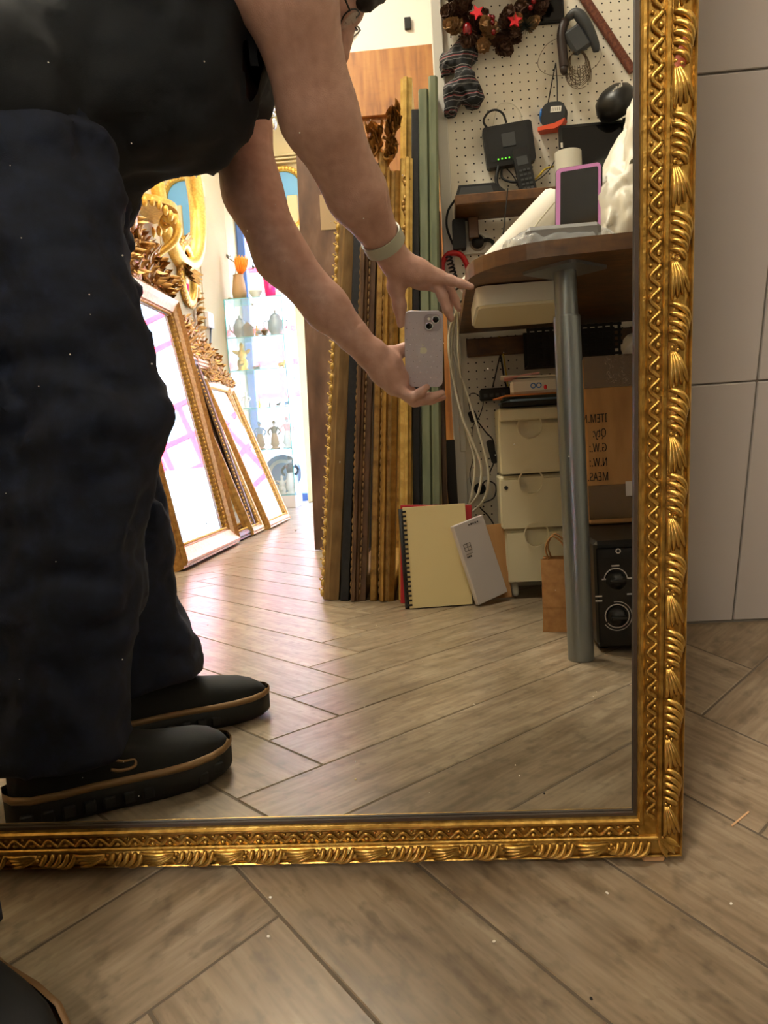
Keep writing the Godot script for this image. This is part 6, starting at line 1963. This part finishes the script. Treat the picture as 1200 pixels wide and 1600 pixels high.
# ------------------------------------------------------------------ glass display cabinet before the shop window
func build_display_cabinet():
	var x0 := -1.775
	var x1 := -1.285
	var z0 := 5.75
	var z1 := 6.08
	var top := 1.80
	var t := thing("display_cabinet", "tall glass display cabinet standing in the bright shop window", "cabinet", Vector3((x0 + x1) / 2, 0, (z0 + z1) / 2))
	var w := x1 - x0
	var d := z1 - z0
	var st := ST(); box(st, Vector3(0, 0.055, 0), Vector3(w, 0.11, d), 0.004); obj(st, "plinth", M.white_card, t)
	for y in [0.114, 0.512, 0.872, 1.197, 1.476, top]:
		st = ST(); box(st, Vector3(0, y, 0), Vector3(w - 0.008, 0.007, d - 0.008)); obj(st, "glass_shelf", M.glass_edge, t)
	for p in [[0, -d / 2, w, 0.005], [0, d / 2, w, 0.005], [-w / 2, 0, 0.005, d], [w / 2, 0, 0.005, d]]:
		st = ST(); box(st, Vector3(p[0], (0.11 + top) / 2, p[1]), Vector3(p[2], top - 0.11, p[3])); obj(st, "pane", M.glass, t)
	for sx in [-1, 1]:
		for sz in [-1, 1]:
			st = ST(); box(st, Vector3(sx * w / 2, (0.11 + top) / 2, sz * d / 2), Vector3(0.007, top - 0.11, 0.007)); obj(st, "glass_edge", M.glass_edge, t)
	st = ST(); lathe(st, [[0.0, 0.0], [0.012, 0.0], [0.012, 0.012], [0.0, 0.014]], 12, Transform3D(rot(Vector3.RIGHT, -90), Vector3(0.0, top - 0.06, -d / 2 - 0.003))); obj(st, "lock", M.chrome, t)
	var S := [0.1185, 0.5165, 0.8765, 1.2015, 1.4805, top + 0.0045]
	var zz := 5.86
	pot(Vector3(-1.683, S[4], zz), 0.200, M.pewter, "pewter lidded coffee pot on the cabinet's top inner shelf", true)
	pot(Vector3(-1.372, S[4], zz), 0.225, M.pewter, "tall pewter urn at the right of the cabinet's top inner shelf", false)
	knick(Vector3(-1.600, S[4], zz - 0.04), 0.13, M.bronze, 0, "brown house-shaped ornament beside the coffee pot", "ornament")
	knick(Vector3(-1.545, S[4], zz + 0.03), 0.11, M.brass, 1, "brass figure behind the house-shaped ornament", "figurine")
	knick(Vector3(-1.508, S[4], zz - 0.02), 0.08, M.pewter, 2, "small grey animal ornament in the middle of the top inner shelf", "ornament")
	knick(Vector3(-1.447, S[4], zz - 0.10), 0.040, M.bronze, 3, "small brown bowl ornament left of the pewter urn", "ornament")
	knick(Vector3(-1.685, S[3], zz), 0.250, M.brass, 4, "gilded clock statue alone at the shelf's left", "clock")
	knick(Vector3(-1.541, S[3], zz), 0.058, M.pewter, 1, "tiny grey figure in the middle of the clock's shelf", "figurine")
	knick(Vector3(-1.575, S[3], zz + 0.03), 0.040, M.pewter, 3, "tiny bowl beside the tiny grey figure", "ornament")
	knick(Vector3(-1.345, S[3], zz), 0.075, M.brass, 2, "small brass animal at the right of the clock's shelf", "figurine")
	knick(Vector3(-1.565, S[2], zz), 0.082, M.brass, 1, "little brass figure with a ring on the third shelf", "figurine")
	knick(Vector3(-1.474, S[2], zz), 0.050, M.ink, 1, "tiny black figure on the third shelf", "figurine")
	knick(Vector3(-1.400, S[2], zz), 0.045, M.ink, 2, "tiny black animal on the third shelf", "figurine")
	knick(Vector3(-1.320, S[2], zz), 0.060, M.blue_grey, 2, "small blue-grey animal at the third shelf's right end", "figurine")
	knick(Vector3(-1.676, S[2], zz), 0.150, M.porcelain, 1, "pale statuette at the third shelf's left end", "figurine")
	person_figure(Vector3(-1.579, S[1], zz), 0.245, M.blue_grey, M.cone_pale, "porcelain soldier figurine in blue and tan, left of three")
	person_figure(Vector3(-1.451, S[1], zz), 0.245, M.bronze, M.cone_pale, "porcelain soldier figurine in brown and tan, middle of three")
	person_figure(Vector3(-1.335, S[1], zz), 0.270, M.blush, M.porcelain, "porcelain lady figurine in a pale dress, right of three")
	var pl := thing("plate", "large blue-grey patterned plate standing on the lowest shelf", "plate", Vector3(-1.43, S[0], 5.98))
	st = ST(); lathe(st, [[0.0, 0.004], [0.09, 0.004], [0.17, 0.022], [0.172, 0.018], [0.09, 0.0], [0.0, 0.0]], 32, Transform3D(rot(Vector3.RIGHT, -82), Vector3(0, 0.172, 0))); obj(st, "dish", M.blue_grey, pl)
	st = ST(); lathe(st, [[0.10, 0.0085], [0.13, 0.0160], [0.13, 0.0175], [0.10, 0.010]], 32, Transform3D(rot(Vector3.RIGHT, -82), Vector3(0, 0.172, 0))); obj(st, "painted_ring", M.porcelain, pl)
	person_figure(Vector3(-1.328, S[0], zz - 0.03), 0.33, M.ink, M.porcelain, "dark figurine on a white base before the plate")
	knick(Vector3(-1.405, S[0], zz - 0.05), 0.17, M.porcelain, 4, "white porcelain group before the patterned plate", "figurine")
	knick(Vector3(-1.470, S[0], zz - 0.05), 0.13, M.cone_pale, 1, "tan figure left of the white porcelain group", "figurine")
	# on top of the cabinet
	t = thing("flower_basket", "woven basket vase with a big orange paper flower on the cabinet", "vase", Vector3(-1.660, S[5], zz - 0.02))
	st = ST(); lathe(st, [[0.0, 0.0], [0.055, 0.0], [0.062, 0.06], [0.05, 0.16], [0.042, 0.20], [0.046, 0.21]], 18); obj(st, "basket", M.cone_pale, t)
	for k in 14:
		st = ST()
		var a := TAU * k / 14
		leaf(st, Vector3(0.02, 0.21, 0), Vector3(cos(a) * 0.7 + 0.2, 0.9, sin(a) * 0.7), Vector3(-cos(a), 0.4, -sin(a)), 0.17, 0.055, 0.6, 5, 0.2)
		obj(st, "petal", M.orange_flower, t)
	t = thing("pink_cup", "deep pink glass tumbler on top of the cabinet", "cup", Vector3(-1.395, S[5], zz))
	st = ST(); lathe(st, [[0.0, 0.0], [0.042, 0.0], [0.045, 0.004], [0.058, 0.17], [0.055, 0.17], [0.042, 0.008], [0.0, 0.008]], 22); obj(st, "tumbler", M.magenta, t)
	knick(Vector3(-1.525, S[5], zz), 0.075, M.porcelain, 3, "cream stone bowl on top of the cabinet", "bowl")
	knick(Vector3(-1.748, S[5], zz), 0.026, M.cone_pale, 3, "small tan dish at the left on the cabinet top", "dish")
	t = thing("glass_bottle", "small clear bottle behind the cream bowl on the cabinet", "bottle", Vector3(-1.535, S[5], 5.98))
	st = ST(); lathe(st, [[0.0, 0.0], [0.026, 0.0], [0.028, 0.01], [0.028, 0.08], [0.010, 0.11], [0.010, 0.15], [0.012, 0.152]], 16); obj(st, "flask", M.glass, t)
	st = ST(); box(st, Vector3(0, 0.03, 0), Vector3(0.07, 0.06, 0.06), 0.004)
	solo(st, "white_carton", M.paper, "small white box at the right corner of the cabinet top", "box", Vector3(-1.325, S[5], zz + 0.02))
	st = ST()
	tube(st, curve([Vector3(0, 0, 0), Vector3(0.01, 0.10, 0), Vector3(-0.03, 0.22, 0.01), Vector3(-0.01, 0.34, 0.0), Vector3(-0.08, 0.40, 0.0)], 4), 0.004, 6)
	tube(st, curve([Vector3(-0.03, 0.22, 0.01), Vector3(0.05, 0.28, 0.0), Vector3(0.14, 0.29, 0)], 4), 0.003, 6)
	for p in [Vector3(-0.08, 0.40, 0), Vector3(0.14, 0.29, 0), Vector3(0.05, 0.28, 0), Vector3(-0.01, 0.34, 0)]:
		for k in 4: leaf(st, p, Vector3(cos(k * 1.6), 0.5, sin(k * 1.6)), Vector3.UP, 0.045, 0.022, 0.6, 3, 0.2)
	solo(st, "twig", M.bronze, "dry leafy twig standing behind the flower basket on the cabinet", "twig", Vector3(-1.70, S[5], 6.0))

func pot(at: Vector3, h: float, m: Material, label: String, spout: bool):
	var t := thing("coffee_pot" if spout else "urn", label, "pot", at)
	var st := ST()
	lathe(st, [[0.0, 0.0], [0.26 * h, 0.0], [0.28 * h, 0.03 * h], [0.20 * h, 0.08 * h], [0.30 * h, 0.25 * h], [0.30 * h, 0.55 * h], [0.20 * h, 0.68 * h], [0.22 * h, 0.72 * h], [0.15 * h, 0.82 * h], [0.04 * h, 0.88 * h], [0.05 * h, 0.95 * h], [0.0, 1.0 * h]], 18)
	obj(st, "body", m, t)
	st = ST(); tube(st, curve([Vector3(0.27, 0.60, 0) * h, Vector3(0.45, 0.55, 0) * h, Vector3(0.42, 0.32, 0) * h, Vector3(0.27, 0.25, 0) * h], 4), 0.022 * h, 6); obj(st, "handle", m, t)
	st = ST()
	if spout: tube(st, curve([Vector3(-0.26, 0.25, 0) * h, Vector3(-0.42, 0.40, 0) * h, Vector3(-0.46, 0.66, 0) * h], 4), [0.05 * h, 0.045 * h, 0.04 * h, 0.035 * h, 0.03 * h, 0.028 * h, 0.026 * h, 0.025 * h, 0.024 * h], 7)
	else: tube(st, curve([Vector3(-0.27, 0.60, 0) * h, Vector3(-0.45, 0.55, 0) * h, Vector3(-0.42, 0.32, 0) * h, Vector3(-0.27, 0.25, 0) * h], 4), 0.022 * h, 6)
	obj(st, "spout" if spout else "handle", m, t)

# little ornaments: 0 house, 1 standing figure, 2 four-legged animal, 3 bowl, 4 statue with a clock face
func knick(at: Vector3, h: float, m: Material, kind: int, label: String, cat: String):
	var st := ST()
	if kind == 0:
		box(st, Vector3(0, 0.33 * h, 0), Vector3(0.6, 0.66, 0.5) * h, 0.01 * h)
		slab(st, PackedVector2Array([Vector2(-0.38, 0.64) * h, Vector2(0.38, 0.64) * h, Vector2(0, 1.0) * h]), 0.56 * h)
	elif kind == 1:
		lathe(st, [[0.0, 0.0], [0.24 * h, 0.0], [0.24 * h, 0.06 * h], [0.12 * h, 0.10 * h], [0.16 * h, 0.35 * h], [0.10 * h, 0.55 * h], [0.15 * h, 0.70 * h], [0.05 * h, 0.78 * h], [0.10 * h, 0.88 * h], [0.07 * h, 0.97 * h], [0.0, h]], 12)
		for s in [-1, 1]: tube(st, curve([Vector3(s * 0.13, 0.70, 0) * h, Vector3(s * 0.26, 0.56, -0.03) * h, Vector3(s * 0.14, 0.44, -0.12) * h], 3), 0.035 * h, 6)
	elif kind == 2:
		ball(st, Vector3(0, 0.5 * h, 0), Vector3(0.42, 0.24, 0.20) * h, 12, 7)
		ball(st, Vector3(0.42, 0.80, 0) * h, Vector3(0.20, 0.17, 0.15) * h, 10, 6)
		tube(st, [Vector3(0.26, 0.58, 0) * h, Vector3(0.38, 0.76, 0) * h], 0.12 * h, 8)
		for p in [[-0.25, -0.1], [-0.25, 0.1], [0.25, -0.1], [0.25, 0.1]]: tube(st, [Vector3(p[0], 0.45, p[1]) * h, Vector3(p[0], 0.0, p[1]) * h], 0.06 * h, 6)
		tube(st, curve([Vector3(-0.40, 0.55, 0) * h, Vector3(-0.55, 0.70, 0) * h, Vector3(-0.5, 0.9, 0) * h], 3), 0.03 * h, 5)
	elif kind == 3:
		lathe(st, [[0.0, 0.0], [0.4 * h, 0.0], [0.35 * h, 0.12 * h], [0.75 * h, 0.7 * h], [0.8 * h, h], [0.74 * h, h], [0.6 * h, 0.65 * h], [0.0, 0.25 * h]], 16)
	else:
		lathe(st, [[0.0, 0.0], [0.22 * h, 0.0], [0.22 * h, 0.05 * h], [0.15 * h, 0.10 * h], [0.19 * h, 0.22 * h], [0.18 * h, 0.36 * h], [0.10 * h, 0.45 * h], [0.16 * h, 0.52 * h], [0.13 * h, 0.68 * h], [0.05 * h, 0.76 * h], [0.08 * h, 0.86 * h], [0.05 * h, 0.95 * h], [0.0, h]], 14)
		lathe(st, [[0.0, 0.0], [0.10 * h, 0.0], [0.10 * h, 0.05 * h], [0.0, 0.06 * h]], 16, Transform3D(rot(Vector3.RIGHT, -90), Vector3(0, 0.28 * h, -0.16 * h)))
		for s in [-1, 1]: leaf(st, Vector3(s * 0.08, 0.6, 0) * h, Vector3(s, 0.5, 0), Vector3(0, 0, -1), 0.3 * h, 0.14 * h, 0.6, 4, 0.3)
	var called: String = ["house_ornament", "figurine", "animal_figurine", "bowl", "statue"][kind]
	return solo(st, called, m, label, cat, at)

func person_figure(at: Vector3, h: float, coat: Material, skirt: Material, label: String):
	var t := thing("porcelain_figure", label, "figurine", at)
	var st := ST()
	lathe(st, [[0.0, 0.0], [0.17 * h, 0.0], [0.17 * h, 0.05 * h], [0.10 * h, 0.07 * h], [0.17 * h, 0.16 * h], [0.13 * h, 0.40 * h], [0.09 * h, 0.56 * h]], 14); obj(st, "lower_dress", skirt, t)
	st = ST(); lathe(st, [[0.09 * h, 0.55 * h], [0.13 * h, 0.70 * h], [0.11 * h, 0.78 * h], [0.03 * h, 0.81 * h]], 14)
	for s in [-1, 1]: tube(st, curve([Vector3(s * 0.11, 0.76, 0) * h, Vector3(s * 0.22, 0.62, -0.03) * h, Vector3(s * 0.15, 0.50, -0.11) * h], 3), 0.034 * h, 6)
	obj(st, "coat", coat, t)
	st = ST(); ball(st, Vector3(0, 0.88 * h, 0), Vector3(0.055, 0.07, 0.06) * h, 10, 7); obj(st, "head", M.porcelain, t)
	st = ST(); lathe(st, [[0.09 * h, 0.91 * h], [0.06 * h, 0.94 * h], [0.05 * h, 1.0 * h], [0.0, 1.0 * h]], 12); obj(st, "hat", coat, t)

# ------------------------------------------------------------------ crumbs and chips on the floor
func build_small_bits():
	var st := ST(); box(st, Vector3.ZERO, Vector3(0.034, 0.0014, 0.0022), 0.0004)
	var o := solo(st, "wood_sliver", M.raw_wood, "thin pale wood sliver on the floor right of the mirror", "sliver", Vector3(0.318, 0.0012, -0.052))
	o.rotation_degrees = Vector3(0, 38, 0)
	# floor chips, each a small flake, at the places the photograph shows
	var st2 := ST()
	ball(st2, Vector3.ZERO, Vector3(0.0022, 0.0010, 0.0015), 6, 4)
	var mesh := finish(st2)
	var spots := [[0.1465, 0.0465, "pale flake below the frame's right corner"], [0.0235, 0.102, "white flake on the plank below the frame"], [0.268, 0.062, "pale chip near the frame's right foot"], [-0.215, 0.045, "white flake near the joint left of centre"], [-0.208, 0.093, "pale chip beside the crossing of the joints"], [-0.150, 0.222, "yellow flake at the lower edge of the floor"], [0.285, -0.178, "white flake beside the mirror's right edge"], [0.108, 0.162, "small dark chip on the wide plank"]]
	for s in spots:
		var c := obj(mesh, numbered("floor_chip"), M.cream_paper if s[2].begins_with("yellow") else (M.ink if s[2].contains("dark") else M.paper), self)
		c.position = Vector3(s[0], 0.0008, s[1])
		c.rotation_degrees = Vector3(0, s[0] * 900, 0)
		tag(c, s[2], "chip", "flakes on the floor")
